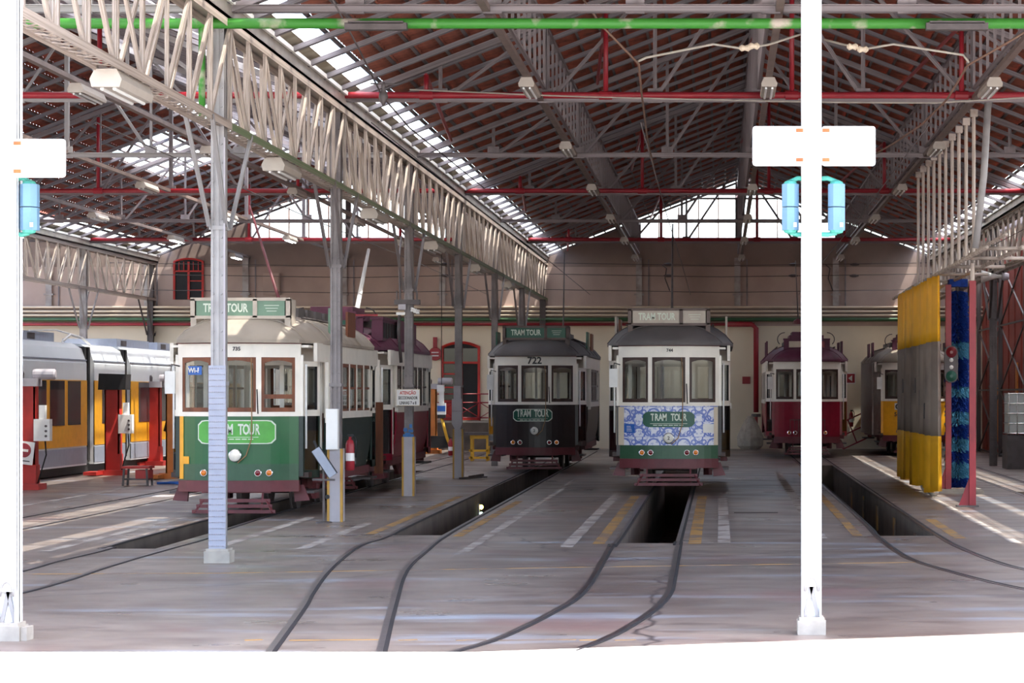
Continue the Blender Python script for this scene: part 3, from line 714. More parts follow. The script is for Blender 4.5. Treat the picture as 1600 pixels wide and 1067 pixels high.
# sprinkler and service pipes with drops
def cross_pipe(y, z, mt, r, label, drops=(), x0=-19, x1=9, nm='sprinkler_pipe', dm='red'):
    t = thing(nm, label, 'pipe', (0, y, z), 'pipes slung across the bays')
    MB().path([(x0, 0, 0), (x1, 0, 0)], r, 10).build('main_pipe', mt, t, True)
    for x in drops:
        zz = roofz(x, RX if x > -5.9 else RX - 13) - .25 - z
        MB().path([(x, 0, 0), (x, 0, zz)], r * .75, 8).build('riser', dm, t, True)
        MB().lathe([(r * 1.35, -.1), (r * 1.35, .1)], (x, 0, 0), 'x', 10).build('tee', dm, t)
        if x > -5: MB().path([(x, 0, zz), (x - .55, 8.4, zz - .12)], r * .6, 6).build('branch', dm, t)
    return t
DR = (-4.5, -1.75, 1.1, 3.7, -9.5, -14)
gp = cross_pipe(YK[1] - .25, H(4.33), 'green', .062, 'thick green flaking pipe across the top near the street', (), nm='green_pipe')
for px in (595, 1490):
    x = P(px, 0, YK[1])[0]; MB().bx(x - .36, x + .36, -.2, -.08, -.1, -.02).bx(x - .32, x + .32, -.2, -.06, -.03, .0).build('hanger_plate', 'dark', gp)
tube('green_drop', 'green', gp, [(-6.05, 0, 0), (-6.05, 0, -1.1)], .04, 8)
cross_pipe(YK[2] - .15, H(4.58), 'red', .052, 'red sprinkler pipe across the bays, nearest to the street', DR)
cross_pipe(YK[4] - .15, H(4.58), 'red', .052, 'red sprinkler pipe across the middle of the bays', DR)
cross_pipe(YK[6] - .15, H(4.6), 'red', .055, 'red sprinkler pipe in front of the gable windows', DR)
# ------------------------------------------------------------------ trams
def cm(name, c, **k):
    if name not in M: M[name] = mat(name, c, **k)
    return name
cm('ivory_paint', (240, 232, 222), rough=.35, var=.04, scale=3)
cm('maroon_paint', (104, 48, 54), rough=.45, var=.15, scale=4)
cm('wood', (124, 70, 44), rough=.5, var=.2, scale=8, stretch=(1, 1, .2))
cm('darkwood', (66, 44, 38), rough=.5, var=.2, scale=8)
cm('chrome', (220, 220, 220), rough=.2, metal=.9)
cm('lens_white', (236, 230, 220), rough=.2); cm('lens_red', (120, 24, 34), rough=.2); cm('lens_amber', (228, 122, 30), rough=.2)
cm('interior', (150, 120, 92), rough=.7); cm('tramgreen', (34, 94, 54), rough=.3, var=.06, scale=2); cm('bandgreen', (52, 88, 64), rough=.35, var=.06)
cm('signpale', (112, 142, 120), rough=.4, var=.05); cm('bottlegreen', (34, 48, 42), rough=.35); cm('tramdark', (46, 36, 36), rough=.35, var=.1); cm('burgundy', (136, 26, 48), rough=.3, var=.08); cm('tramyellow', (238, 168, 40), rough=.35, var=.06)
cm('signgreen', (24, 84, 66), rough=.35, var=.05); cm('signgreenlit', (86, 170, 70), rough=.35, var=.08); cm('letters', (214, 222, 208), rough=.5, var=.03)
cm('numerals', (56, 50, 50), rough=.5); cm('roofgrey', (164, 152, 140), rough=.6, var=.12, scale=1.5); cm('roofdark', (98, 92, 92), rough=.6, var=.12, scale=1.5)
cm('roofmaroon', (100, 50, 72), rough=.55, var=.12); cm('greydoor', (160, 150, 146), rough=.6, var=.1); cm('signbeige', (190, 178, 166), rough=.55, var=.06); cm('signbrown', (104, 88, 84), rough=.55, var=.06)
cm('stickerblue', (40, 96, 180), rough=.4, var=.05); cm('skin_white', (232, 236, 240), rough=.3, var=.03, scale=1.2); cm('modern_grey', (150, 156, 172), rough=.35, var=.05)
def azulejo():
    m = bpy.data.materials.new('blue_and_white_tile_print'); m.use_nodes = True
    n = m.node_tree.nodes; l = m.node_tree.links; b = n['Principled BSDF']; b.inputs['Roughness'].default_value = .35
    tc = n.new('ShaderNodeTexCoord'); sp = n.new('ShaderNodeSeparateXYZ'); l.new(tc.outputs['Object'], sp.inputs[0])
    def mth(op, a, c=None, e=None):
        q = n.new('ShaderNodeMath'); q.operation = op
        for i, v in enumerate((a, c, e)):
            if v is None: continue
            if isinstance(v, (int, float)): q.inputs[i].default_value = v
            else: l.new(v, q.inputs[i])
        return q.outputs[0]
    T = .29
    u = mth('PINGPONG', sp.outputs[0], T); v = mth('MODULO', mth('ADD', sp.outputs[2], 10.0), T)
    def dist(cx, cz): return mth('SQRT', mth('ADD', mth('POWER', mth('SUBTRACT', u, cx), 2), mth('POWER', mth('SUBTRACT', v, cz), 2)))
    def ring(d, r, wd): return mth('LESS_THAN', mth('ABSOLUTE', mth('SUBTRACT', d, r)), wd)
    parts = [ring(dist(0, T * .22), .115, .017), ring(dist(0, T * .95), .075, .013), ring(dist(T, T * .45), .125, .015), ring(dist(T * .62, T * .25), .045, .014), ring(dist(T * .35, T * .66), .04, .012),
             mth('LESS_THAN', dist(T * .62, T * .25), .016), mth('LESS_THAN', dist(T * .3, T * .35), .03), mth('LESS_THAN', dist(T * .75, T * .8), .022), mth('LESS_THAN', dist(T, T * .12), .03), mth('LESS_THAN', mth('ABSOLUTE', mth('SUBTRACT', v, .002)), .004)]
    acc = parts[0]
    for p in parts[1:]: acc = mth('MAXIMUM', acc, p)
    no = n.new('ShaderNodeTexNoise'); no.inputs['Scale'].default_value = 16; l.new(tc.outputs['Object'], no.inputs[0])
    wash = mth('MULTIPLY', mth('GREATER_THAN', no.outputs[0], .56), .45)
    f = mth('MAXIMUM', mth('MULTIPLY', acc, .85), wash)
    mx = n.new('ShaderNodeMix'); mx.data_type = 'RGBA'; l.new(f, mx.inputs[0]); mx.inputs[6].default_value = lin((226, 226, 238)); mx.inputs[7].default_value = lin((52, 92, 190)); l.new(mx.outputs[2], b.inputs['Base Color'])
    return m
M['azulejo'] = azulejo()

LT, YS, YE = 8.2, 1.55, 6.65                          # length, saloon from, saloon to
def fy(x): return .30 * (abs(x) / .95) ** 2
class TB(MB):
    """mesh builder that can lay its work at either end of the tram"""
    def cp(s, x0, x1, z0, z1, off=0.0, th=.03, n=8, rear=False):
        rows = []
        for i in range(n + 1):
            x = x0 + (x1 - x0) * i / n; y = fy(x) + off
            a = z0(x) if callable(z0) else z0; b = z1(x) if callable(z1) else z1
            q = [(x, y, a), (x, y, b), (x, y + th, b), (x, y + th, a)]
            if rear: q = [(-p[0], LT - p[1], p[2]) for p in q]
            rows.append(q)
        s.grid(rows, close=True); k = len(s.v); s.f.append((k - 4, k - 3, k - 2, k - 1)); c = k - 4 * (n + 1); s.f.append((c + 3, c + 2, c + 1, c)); return s
WIN = ((-.9, -.40), (-.32, .32), (.40, .9))
def roof_prof(y, L):
    """half width and crown height of the tram roof at depth y"""
    d = min(y, L - y)
    w_ = .98 * math.sqrt(max(0, (d + .16) / .36)) if d < .2 else .98 + .27 * min(1, (d - .2) / 1.3)
    h = .03 + .37 * (1 - math.exp(-(d + .16) / .32)) + .06 * min(1, max(0, d - .3) / 1.5)
    return min(w_, 1.25), h
def make_tram(pos, label, dash, band, body, roofm, upper='ivory_paint', frame='wood', sign='signbeige', signp='signgreen', number=None, tiled=False, dashsign=True, opts=()):
    T = thing('tram', label, 'tram', pos, 'vintage trams in the depot')
    fl = .72
    for rear in (False, True):
        # dash panel and lower band, bumper
        TB().cp(-.95, .95, .86, 1.62, 0, .04, 14, rear).build('dash_panel', 'azulejo' if tiled and not rear else dash, T, smooth=False)
        if tiled and not rear:
            for s in (-1, 1): TB().cp(s * .95 - .08, s * .95 + .0 + (.08 if s < 0 else 0), .86, 1.6, -.012, .02, 3).build('dash_edge', 'cream', T)
        TB().cp(-.95, .95, .6, .86, -.004, .045, 14, rear).build('lower_band', band, T)
        TB().cp(-.96, .96, .42, .6, -.05, .12, 14, rear).build('bumper', 'maroon_paint', T)
        TB().cp(-.98, .98, 1.62, 1.69, -.02, .07, 14, rear).build('window_sill', upper, T)
        for a, b in ((-.97, -.9), (-.40, -.32), (.32, .40), (.9, .97)): TB().cp(a, b, 1.69, 2.6, -.008, .06, 2, rear).build('front_pillar', upper, T)
        TB().cp(-.98, .98, 2.56, 2.8, -.012, .06, 14, rear).build('fascia', upper, T)
        TB().cp(-1.0, 1.0, 2.775, 2.8, -.04, .03, 14, rear).build('eave_trim', 'maroon_paint', T)
        for i, (a, b) in enumerate(WIN):
            c = (a + b) / 2; hw = (b - a) / 2
            arch = lambda x, c=c, hw=hw: 2.56 - .06 * ((x - c) / hw) ** 2
            fr = TB(); t_ = .045
            fr.cp(a, a + t_, 1.69, lambda x: arch(x), .0, .04, 1, rear).cp(b - t_, b, 1.69, lambda x: arch(x), .0, .04, 1, rear)
            fr.cp(a, b, 1.69, 1.76, 0, .04, 4, rear).cp(a, b, lambda x: arch(x) - .05, 2.575, 0, .04, 6, rear)
            if 'opensash' in opts and i == 2 and not rear: fr.cp(a, b, 1.9, 1.97, .0, .05, 4)
            f_ = fr.build('window_frame', frame if not ('dimframe' in opts) else 'darkwood', T)
            if not ('opensash' in opts and i == 2 and not rear):
                TB().cp(a + t_, b - t_, 1.76, lambda x: arch(x) - .05, .018, .006, 5, rear).build('pane', 'glass', f_)
    # roof shell
    rows = []; ys = [-.155, -.13, -.08, 0, .1, .2, .35, .55, .8, 1.1, 1.5, 2.0, LT / 2, LT - 2, LT - 1.5, LT - 1.1, LT - .8, LT - .55, LT - .35, LT - .2, LT - .1, LT, LT + .08, LT + .13, LT + .155]
    us = [i / 8 - 1 for i in range(17)]
    for y in ys:
        w_, h = roof_prof(y, LT); top = [(u * w_, y, 2.84 + h * (1 - abs(u) ** 3.4) ** .9) for u in us]; low = [(u * w_, y, 2.79) for u in reversed(us)]
        rows.append(top + low)
    b = MB().grid(rows, close=True); k = len(rows[0]); b.f.append(tuple(range(k))[::-1]); b.f.append(tuple(range(len(b.v) - k, len(b.v))))
    rf = b.build('roof', roofm, T, smooth=False)
    for p in rf.data.polygons: p.use_smooth = abs(p.normal.z) > .15
    for yy in (.42, 1.5, 3.2, 5.0, 6.7):
        w_, h = roof_prof(yy, LT); MB().path([(u * w_, yy, 2.845 + h * (1 - abs(u) ** 3.4) ** .9) for u in us], .014, 5).build('roof_seam', roofm, rf)
    # saloon sides
    for s in (-1, 1):
        X = s * 1.19
        sd = 'L' if s < 0 else 'R'
        m = MB().prism([(s * 1.10, .66), (s * 1.16, .95), (X, 1.25), (X, 1.58), (s * 1.15, 1.58), (s * 1.15, 1.25), (s * 1.12, .95), (s * 1.06, .66)], 'y', YS, YE)
        m.build('side_panel', body, T)
        MB().bx(min(X, s * 1.22), max(X, s * 1.22), YS, YE, 1.56, 1.66).bx(min(s * 1.15, X), max(s * 1.15, X), YS, YE, 1.56, 1.68).build('belt_rail', upper, T)
        MB().bx(min(s * 1.13, X), max(s * 1.13, X), YS - .9, YE + .9, 2.5, 2.8).build('side_fascia', upper, T)
        box('side_rail', 'maroon_paint', T, min(s * 1.0, s * 1.13), max(s * 1.0, s * 1.13), YS - .2, YE + .2, .52, .66)
        npn = 6; pw = (YE - YS) / npn
        for i in range(npn + 1):
            y = YS + pw * i; e = .11 if i in (0, npn) else .05
            box('side_pillar', upper, T, min(s * 1.14, X), max(s * 1.14, X), y - e if i else y, y + e if i < npn else y, 1.66, 2.52)
        for i in range(npn):
            y0, y1 = YS + pw * i + .05, YS + pw * (i + 1) - .05
            fr = MB()
            for a, c in ((y0, y0 + .035), (y1 - .035, y1)): fr.bx(min(s * 1.15, s * 1.18), max(s * 1.15, s * 1.18), a, c, 1.66, 2.5)
            for a, c in ((1.66, 1.72), (2.06, 2.1), (2.44, 2.5)): fr.bx(min(s * 1.15, s * 1.18), max(s * 1.15, s * 1.18), y0, y1, a, c)
            f_ = fr.build('side_window_frame', frame, T)
            box('pane', 'glass', f_, s * 1.165 - .003, s * 1.165 + .003, y0 + .03, y1 - .03, 1.7, 2.46)
        # platform: corner post, open folding doors with glazed leaves, step
        for e in (0, 1):
            q = lambda y: LT - y if e else y
            if s > 0 and e == 0 and 'sidepanelright' in opts: pass
            box('corner_post', upper, T, min(s * .95, s * 1.02), max(s * .95, s * 1.02), min(q(.31), q(.38)), max(q(.31), q(.38)), 1.62, 2.6); box('lower_corner_post', body, T, min(s * .95, s * 1.02), max(s * .95, s * 1.02), min(q(.31), q(.38)), max(q(.31), q(.38)), .66, 1.62)
            box('step', 'dark', T, min(s * .8, s * 1.16), max(s * .8, s * 1.16), min(q(.5), q(1.4)), max(q(.5), q(1.4)), .38, .42)
            d = MB(); y0, y1 = .4, .95
            xa = lambda y: s * (.99 + .4 * (min(y, .92) - .4))
            def leaf(za, zb, ya, yb, nm, mt, par=T):
                mm = MB(); mm.add([(xa(ya), q(ya), za), (xa(yb), q(yb), za), (xa(yb), q(yb), zb), (xa(ya), q(ya), zb), (xa(ya) - s * .03, q(ya), za), (xa(yb) - s * .03, q(yb), za), (xa(yb) - s * .03, q(yb), zb), (xa(ya) - s * .03, q(ya), zb)],
                                 [(0, 1, 2, 3), (7, 6, 5, 4), (0, 4, 5, 1), (1, 5, 6, 2), (2, 6, 7, 3), (3, 7, 4, 0)])
                return mm.build(nm, mt, par)
            if 'greyleft' in opts and s < 0 and e == 0:
                for k in range(4): leaf(.6, 2.5, .4 + .285 * k, .4 + .285 * k + .27, 'door_leaf', 'greydoor')
                continue
            for ya, yb in ((.42, .9),) if e == 0 else ((.42, .9), (1.0, 1.45)):
                dr = leaf(1.66, 2.5, ya, ya + .07, 'door_leaf', upper)
                leaf(1.66, 2.5, yb - .07, yb, 'stile', upper, dr); leaf(1.62, 1.72, ya, yb, 'rail', upper, dr); leaf(2.42, 2.5, ya, yb, 'rail', upper, dr)
                leaf(1.72, 2.42, ya + .07, ya + .095, 'gasket', 'black', dr); leaf(1.72, 2.42, yb - .095, yb - .07, 'gasket', 'black', dr)
                leaf(1.72, 2.42, ya + .09, yb - .09, 'pane', 'glass', dr)
                dl = leaf(.62, 1.62, ya, ya + .05, 'door_base', body); leaf(.62, 1.62, yb - .05, yb, 'stile', body, dl); leaf(.62, .75, ya, yb, 'rail', body, dl); leaf(.75, 1.62, ya + .05, yb - .05, 'pane', 'dglass', dl)
            if 'whitepanel' in opts and s > 0 and e == 0:
                box('open_door_leaf', upper, T, 1.2, 1.26, 1.35, 1.6, 1.5, 2.5)
            tube('grab_rail', 'cab', T, [(s * 1.06, q(.36), 1.1), (s * 1.06, q(.36), 2.45)], .018)
    # inside: floor, ceiling, bulkheads, seats
    MB().bx(-1.1, 1.1, .35, LT - .35, fl - .08, fl).build('cabin_floor', 'darkwood', T)
    MB().bx(-1.1, 1.1, .35, LT - .35, 2.72, 2.76).build('cabin_ceiling', 'ivory_paint', T)
    for y in (YS, YE):
        m = MB().bx(-1.12, -.42, y - .02, y + .02, fl, 1.66).bx(.42, 1.12, y - .02, y + .02, fl, 1.66).bx(-1.12, 1.12, y - .02, y + .02, 2.45, 2.72)
        for x in (-1.1, -.8, -.46, .46, .8, 1.1): m.bx(x - .035, x + .035, y - .02, y + .02, 1.66, 2.46)
        m.build('bulkhead', 'ivory_paint' if 'darkin' not in opts else 'interior', T)
    for s in (-1, 1):
        for k in range(5):
            y = YS + .6 + .85 * k
            st = box('seat', 'darkwood', T, min(s * .4, s * 1.1), max(s * .4, s * 1.1), y, y + .42, fl + .38, fl + .44)
            box('seat_back', 'wood', st, min(s * .4, s * 1.1), max(s * .4, s * 1.1), y + .4, y + .45, fl + .4, fl + .92)
    MB().lathe([(.12, fl), (.12, fl + .8), (.2, fl + .8), (.2, fl + .95), (.1, fl + 1.0)], (-.25, .55, 0), 'z', 12).build('controller', 'dark', T)
    # running gear
    tr = MB()
    for s in (-1, 1):
        tr.bx(s * .72 - .05, s * .72 + .05, 2.2, 6.0, .42, .56)
        for y in (2.9, 5.3): tr.bx(s * .74 - .09, s * .74 + .09, y - .16, y + .16, .2, .5)
        tr.prism([(2.3, .42), (2.75, .2), (3.05, .2), (3.6, .42)], 'x', s * .72 - .04, s * .72 + .04).prism([(4.6, .42), (5.15, .2), (5.45, .2), (5.9, .42)], 'x', s * .72 - .04, s * .72 + .04)
    tr.build('truck_frame', 'maroon_paint', T)
    for y in (2.9, 5.3):
        for s in (-1, 1): MB().lathe([(.36, -.05), (.36, -.03), (.325, -.02), (.33, .05)] if s > 0 else [(.33, -.05), (.325, .02), (.36, .03), (.36, .05)], (s * .45, y, .335), 'x', 20).build('wheel', 'dark', T)
        MB().lathe([(.05, -.5), (.05, .5)], (0, y, .335), 'x', 8).build('axle', 'dark', T)
    for s in (-1, 1):                                 # maroon corner brackets under the platform
        MB().prism([(s * .84, .52), (s * 1.0, .52), (s * 1.1, .27), (s * .86, .25)], 'y', .45, .52).build('corner_bracket', 'maroon_paint', T)
    # lifeguard of slats
    m = MB()
    for s in (-1, 1): m.bar((s * .42, -.02, .14), (s * .42, .1, .46), .03, .03).bar((s * .62, -.16, .09), (s * .5, -.03, .30), .045, .02)
    lg = m.bx(-.55, .55, .06, .1, .4, .44).build('lifeguard', 'maroon_paint', T)
    for k, (z, hw, y) in enumerate(((.285, .56, -.04), (.20, .60, -.09), (.115, .66, -.14))):
        MB().bar((-hw, y, z), (hw, y, z), .03, .055).build('slat', 'maroon_paint', lg)
    # headlamp and marker lamps
    hl = MB().lathe([(.105, -.03), (.11, -.05), (.1, -.075), (.09, -.08)], (.0, .01, 1.0), 'y', 20).build('headlamp', 'chrome', T)
    MB().lathe([(.092, -.082), (.07, -.094), (.01, -.1)], (0, .01, 1.0), 'y', 20).build('lens', 'lens_white', hl)
    if 'tilelamp' in opts or number == '722': text('lamp_number', '2', .09, (0, -.094, 1.0), 'numerals', hl)
    for x, ml in ((-.52, 'lens_amber'), (-.35, 'lens_red'), (.35, 'lens_red'), (.52, 'lens_amber')):
        y = fy(x) + .0; q = MB().lathe([(.058, .01), (.06, -.02), (.05, -.03)], (x, y, .72), 'y', 14).build('marker_lamp', 'chrome', T)
        MB().lathe([(.046, -.03), (.035, -.045), (.005, -.05)], (x, y, .72), 'y', 12).build('lens', ml, q)
    # route board on the roof
    if 'oldboard' not in opts:
        bw = .80; zb = 3.2
        m = MB().bx(-bw, bw, .38, .5, zb + .27, zb + .32).bx(-bw, bw, .38, .5, zb - .02, zb + .03).bx(-bw, -bw + .07, .38, .5, zb, zb + .3).bx(bw - .07, bw, .38, .5, zb, zb + .3).bx(.2, .27, .38, .5, zb, zb + .3)
        m.bx(-bw, -bw + .09, .4, .9, 2.92, zb + .3).bx(bw - .09, bw, .4, .9, 2.92, zb + .3).bx(-bw, bw, .88, .92, zb, zb + .3)
        sb = m.build('route_board', sign, T)
        p = box('left_board', signp, sb, -bw + .07, .2, .40, .42, zb + .03, zb + .27); box('right_board', signp, sb, .27, bw - .07, .40, .42, zb + .03, zb + .27)
        text('lettering', 'TRAM TOUR', .19, (-.24, .397, zb + .15), 'letters', sb, sx=.66)
        for k in range(3): box('small_lettering', 'letters', sb, .38 + .02 * k, .62 - .02 * k, .396, .399, zb + .19 - .045 * k, zb + .2 - .045 * k)
    else:
        m = MB().bx(-.62, .62, .5, .8, 3.16, 3.44).bx(-.5, .5, .7, 2.6, 3.4, 3.56).bx(-.42, .42, .8, 2.4, 3.56, 3.66).bx(-.68, .68, .46, .9, 3.42, 3.46)
        for s in (-1, 1): m.bx(s * .62 - .05, s * .62 + .05, .46, .56, 2.98, 3.44)
        sb = m.build('route_board', sign, T); box('left_board', 'cream', sb, -.52, .12, .49, .5, 3.2, 3.38); box('right_board', signp, sb, .2, .52, .49, .5, 3.2, 3.38)
        for s in (-1, 1): tube('roof_hoop', 'dark', sb, [(s * (.62 + .22 * math.sin(a * math.pi / 8)), 1.2, 3.45 + .2 * math.cos(a * math.pi / 8)) for a in range(7)], .015)
    # boxes and boards along the roof edge
    for s in (-1, 1):
        box('roof_sideboard', signp if 'oldboard' not in opts else sign, T, s * 1.12 - .02, s * 1.12 + .02, 2.3, 3.2, 2.98, 3.42); box('roof_sideboard', 'wood' if 'oldboard' not in opts else sign, T, s * 1.12 - .02, s * 1.12 + .02, 4.2, 5.1, 2.98, 3.42)
        tube('roof_rail', 'dark', T, [(s * .85, 1.2, 3.22), (s * .85, 7.0, 3.22)], .02)
    for k in range(4): box('resistor_box', 'roofdark', T, -.6, .6, 2.3 + .9 * k, 2.9 + .9 * k, 3.2, 3.42)
    # dash sign with lettering
    if dashsign:
        zc = 1.37 if not tiled else 1.36; x0, x1 = (-.62, .62) if not tiled else (-.5, .5); hh = .19 if not tiled else .15
        if number == '722': x0, x1, hh = -.52, .42, .15
        n = 10
        def plate(nm, mt, off, dx, dz):
            ch = .07
            zt = lambda x: zc + hh - dz - max(0, ch - min(x - x0 - dx, x1 - dx - x)); zl = lambda x: zc - hh + dz + max(0, ch - min(x - x0 - dx, x1 - dx - x))
            return TB().cp(x0 + dx, x1 - dx, zl, zt, off, .01, 20).build(nm, mt, T)
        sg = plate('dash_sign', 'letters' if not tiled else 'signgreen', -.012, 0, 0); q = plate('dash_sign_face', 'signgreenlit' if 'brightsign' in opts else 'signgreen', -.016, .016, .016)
        xc = (x0 + x1) / 2
        body_ = 'TRAM TOUR'; k = .085 if not tiled else .078
        for i, chx in enumerate(body_):
            if chx == ' ': continue
            x = xc + (i - 4) * k; text('letter', chx, .235 if not tiled else .19, (x, fy(x) - .019, zc + .035), 'letters', q, sx=.58 if not tiled else .62, ext=.002)
        TB().cp(xc - .36, xc + .36, zc - .085, zc - .077, -.0185, .003, 10).build('sign_rule', 'letters', q)
        for k2 in range(6): TB().cp(xc - .3 + .1 * k2, xc - .22 + .1 * k2, zc - .12, zc - .105, -.0185, .003, 2).build('small_lettering', 'letters', q)
    if number: text('fleet_number', number, .23 if number == '722' else .085, (.0 if number == '722' else .02, -.018, 2.69 if number != '722' else 2.67), 'numerals', T)
    # mirrors and the rope hanging down the front
    tube('mirror_arm', 'dark', T, [(-.95, .3, 2.42), (-1.06, .18, 2.45), (-1.06, .16, 2.3)], .012)
    MB().bx(-1.15, -.99, .12, .17, 1.98, 2.34).build('mirror', 'cab', T)
    tube('trolley_rope', 'copper', T, [(.2, .2, 2.95), (.27, -.08, 2.3), (.27, -.06, 1.62), (.26, -.05, 1.25), (.18, -.06, 1.0), (.05, -.09, .88)], .009)
    tube('wiper', 'black', T, [(.36, -.02, 1.66), (.345, -.02, 2.05)], .01)
    return T
A = make_tram((-7.69, 38.6, fz(38.6) - .02), 'green and ivory vintage tram with bright green dash, behind the tape-wrapped column', 'tramgreen', 'bandgreen', 'bottlegreen', 'roofgrey', signp='signpale', number='735', opts=('opensash', 'brightsign', 'whitepanel'))
TB().cp(-.95, -.88, .62, 1.62, -.012, .015, 3).build('yellow_edge', 'tramyellow', A); TB().cp(-.95, -.78, .86, .98, -.012, .015, 3).build('yellow_edge', 'tramyellow', A)
st = TB().cp(-.8, -.56, 2.28, 2.42, .008, .006, 3).build('wifi_sticker', 'stickerblue', A)
text('lettering', 'Wi-Fi', .11, (-.68, fy(-.68) - .001, 2.35), 'cab', st, rot=(math.pi / 2, 0, -.25), sx=.9)
B = make_tram((-4.43, 58.1, fz(58.1) + .02), 'black and ivory vintage tram numbered 722', 'tramdark', 'tramdark', 'tramdark', 'roofdark', frame='darkwood', sign='signbrown', number='722', opts=('dimframe', 'whitepanel'))
C_ = make_tram((-.99, 46.9, fz(46.9) + .08), 'ivory vintage tram with blue and white tiled dash', 'bandgreen', 'bandgreen', 'tramdark', 'roofdark', frame='darkwood', sign='signbrown', signp='signbeige', number='744', tiled=True, opts=('tilelamp',))
TB().cp(-.88, -.66, 1.1, 1.27, -.008, .01, 4).build('blue_notice', 'stickerblue', C_); TB().cp(.66, .88, 1.1, 1.27, -.008, .01, 4).build('pale_notice', 'cab', C_)
for k in range(4): TB().cp(-.82, -.74 + .01 * k, 1.22 - .03 * k, 1.23 - .03 * k, -.0095, .002, 2).build('notice_lettering', 'cab', C_)
Dm = make_tram((2.53, 70.4, fz(70.4) + .02), 'burgundy and ivory vintage tram without dash sign, behind the white front column', 'burgundy', 'burgundy', 'burgundy', 'roofmaroon', frame='darkwood', sign='roofmaroon', signp='burgundy', dashsign=False, opts=('oldboard', 'dimframe'))
box('poster', 'cab', Dm, -.25, .2, .06, .07, 1.8, 2.5)
mg = MB()
for k in range(9): mg.bx(-.5 + .125 * k - .01, -.5 + .125 * k + .01, -.1, -.08, .62, 1.1)
mg.bx(-.52, .52, -.1, -.08, 1.08, 1.11).build('dash_grille', 'maroon_paint', Dm)
E = make_tram((5.85, 72.7, fz(72.7) + .02), 'yellow and ivory vintage tram with grey side door, half hidden by the curtain', 'tramyellow', 'tramyellow', 'tramyellow', 'roofgrey', frame='darkwood', sign='roofmaroon', dashsign=False, opts=('oldboard', 'dimframe', 'greyleft'))
MB().bx(-1.25, -1.2, .95, 6.7, .6, 2.78).build('grey_side_panel', 'greydoor', E)
em = TB().cp(-.62, -.42, 1.36, 1.56, -.012, .012, 4).build('emblem', 'cab', E)
MB().path([(-.52 + .065 * math.cos(a), fy(-.52) - .02, 1.46 + .065 * math.sin(a)) for a in [math.radians(30 + 25 * k) for k in range(13)]], .022, 6).build('emblem_ring', 'numerals', em)
text('fleet_number', '569', .17, (-.52, fy(-.52) - .012, 1.22), 'numerals', E, sx=.9)
F_ = make_tram((-7.69, 47.35, fz(47.35)), 'red and ivory vintage tram standing behind the green one', 'burgundy', 'burgundy', 'burgundy', 'roofmaroon', frame='darkwood', sign='roofmaroon', dashsign=False, opts=('oldboard', 'dimframe'))
mb = MB().bx(.82, 1.04, .6, 3.4, 2.98, 3.42).bx(.8, 1.06, .55, 3.45, 3.4, 3.45).build('roof_vent_box', 'roofmaroon', F_)
for k in range(7): box('vent_slot', 'black', mb, 1.03, 1.05, .68 + .39 * k, .96 + .39 * k, 3.04, 3.34)
MB().bx(.96, 1.13, -.02, .02, .38, 1.77).bx(.99, 1.10, -.03, -.02, .5, 1.65).build('wooden_gate', 'wood', F_)
box('red_roof_strip', 'red', F_, .5, .95, .5, .56, 3.46, 3.5)
# trolley poles
def pole(T, a, b, r, mt, nm='trolley_pole'):
    m = MB().path([a, b], r, 8, r * .6).build(nm, mt, T, True, world=True)
    MB().lathe([(.16, -.16), (.14, -.06), (.05, 0)], (a[0], a[1], a[2]), 'z', 10).build('pole_base', 'maroon_paint', T, world=True)
pole(A, P(436, 468, 40.0), P(390, 322, 43.5), .03, 'maroon_paint')
pole(F_, P(556, 492, 49.5), P(576, 390, 54), .055, 'cab')
pole(C_, P(1050, 484, 49.5), P(1051, 350, 53), .025, 'dark'); pole(B, P(880, 512, 61), P(882, 395, 65), .02, 'dark'); pole(Dm, P(1247, 498, 73), P(1243, 408, 76.5), .02, 'dark')

# modern articulated tram on lifts at the far left
Gx = -15.0
g = thing('articulated_tram', 'long yellow and white modern tram raised on lifting columns at far left', 'tram', (Gx, 46, .2))
def module(y0, y1, wins, nose=False):
    z = lambda q: q
    pl = [(0, .2), (0, 2.6), (-.12, 2.95), (-.35, 3.08), (-2.05, 3.08), (-2.28, 2.95), (-2.4, 2.6), (-2.4, .2)]
    b = MB().prism(pl, 'y', y0 - 46, y1 - 46).build('body_shell', 'skin_white', g)
    box('roof_groove', 'modern_grey', b, -.02, .006, y0 - 46, y1 - 46, 2.66, 2.69)
    box('waist_band', 'tramyellow', b, -.02, .012, y0 - 46, y1 - 46, .66, 1.14)
    box('skirt_band', 'modern_grey', b, -.02, .008, y0 - 46, y1 - 46, .24, .62)
    box('window_band', 'tramyellow', b, -.02, .01, y0 - 46, y1 - 46, 1.14, 2.2)
    for a, c in wins: box('pane', 'dglass' if 'gl2' not in M else 'gl2', b, -.02, .02, a - 46, c - 46, 1.16, 2.18)
    return b
module(45.5, 57.6, [(46.2, 48.2), (48.5, 50.4), (50.7, 52.4), (52.75, 54.1), (54.4, 55.6), (55.9, 57.0)])
module(58.3, 61.3, [(59.0, 60.8)]); module(61.9, 76, [(62.7, 64.2), (64.9, 66.4), (67, 69), (69.5, 72)])
for y0, y1 in ((57.6, 58.3), (61.3, 61.9)):
    for k in range(4): a = y0 + (y1 - y0) * k / 4; box('bellows', 'black', g, -2.3, -.06 - .04 * (k % 2), a - 46, a + (y1 - y0) / 4 - 46, .3, 3.0)
box('underframe', 'black', g, -2.3, -.12, -.4, 29.8, .0, .22)
for y0, y1 in ((50, 53), (54, 56.6), (62.5, 66), (67, 71)):
    rb = box('roof_unit', 'modern_grey', g, -1.9, -.5, y0 - 46, y1 - 46, 3.08, 3.3); box('vent', 'dark', rb, -.5, -.495, y0 - 45.6, y0 - 45, 3.12, 3.26)
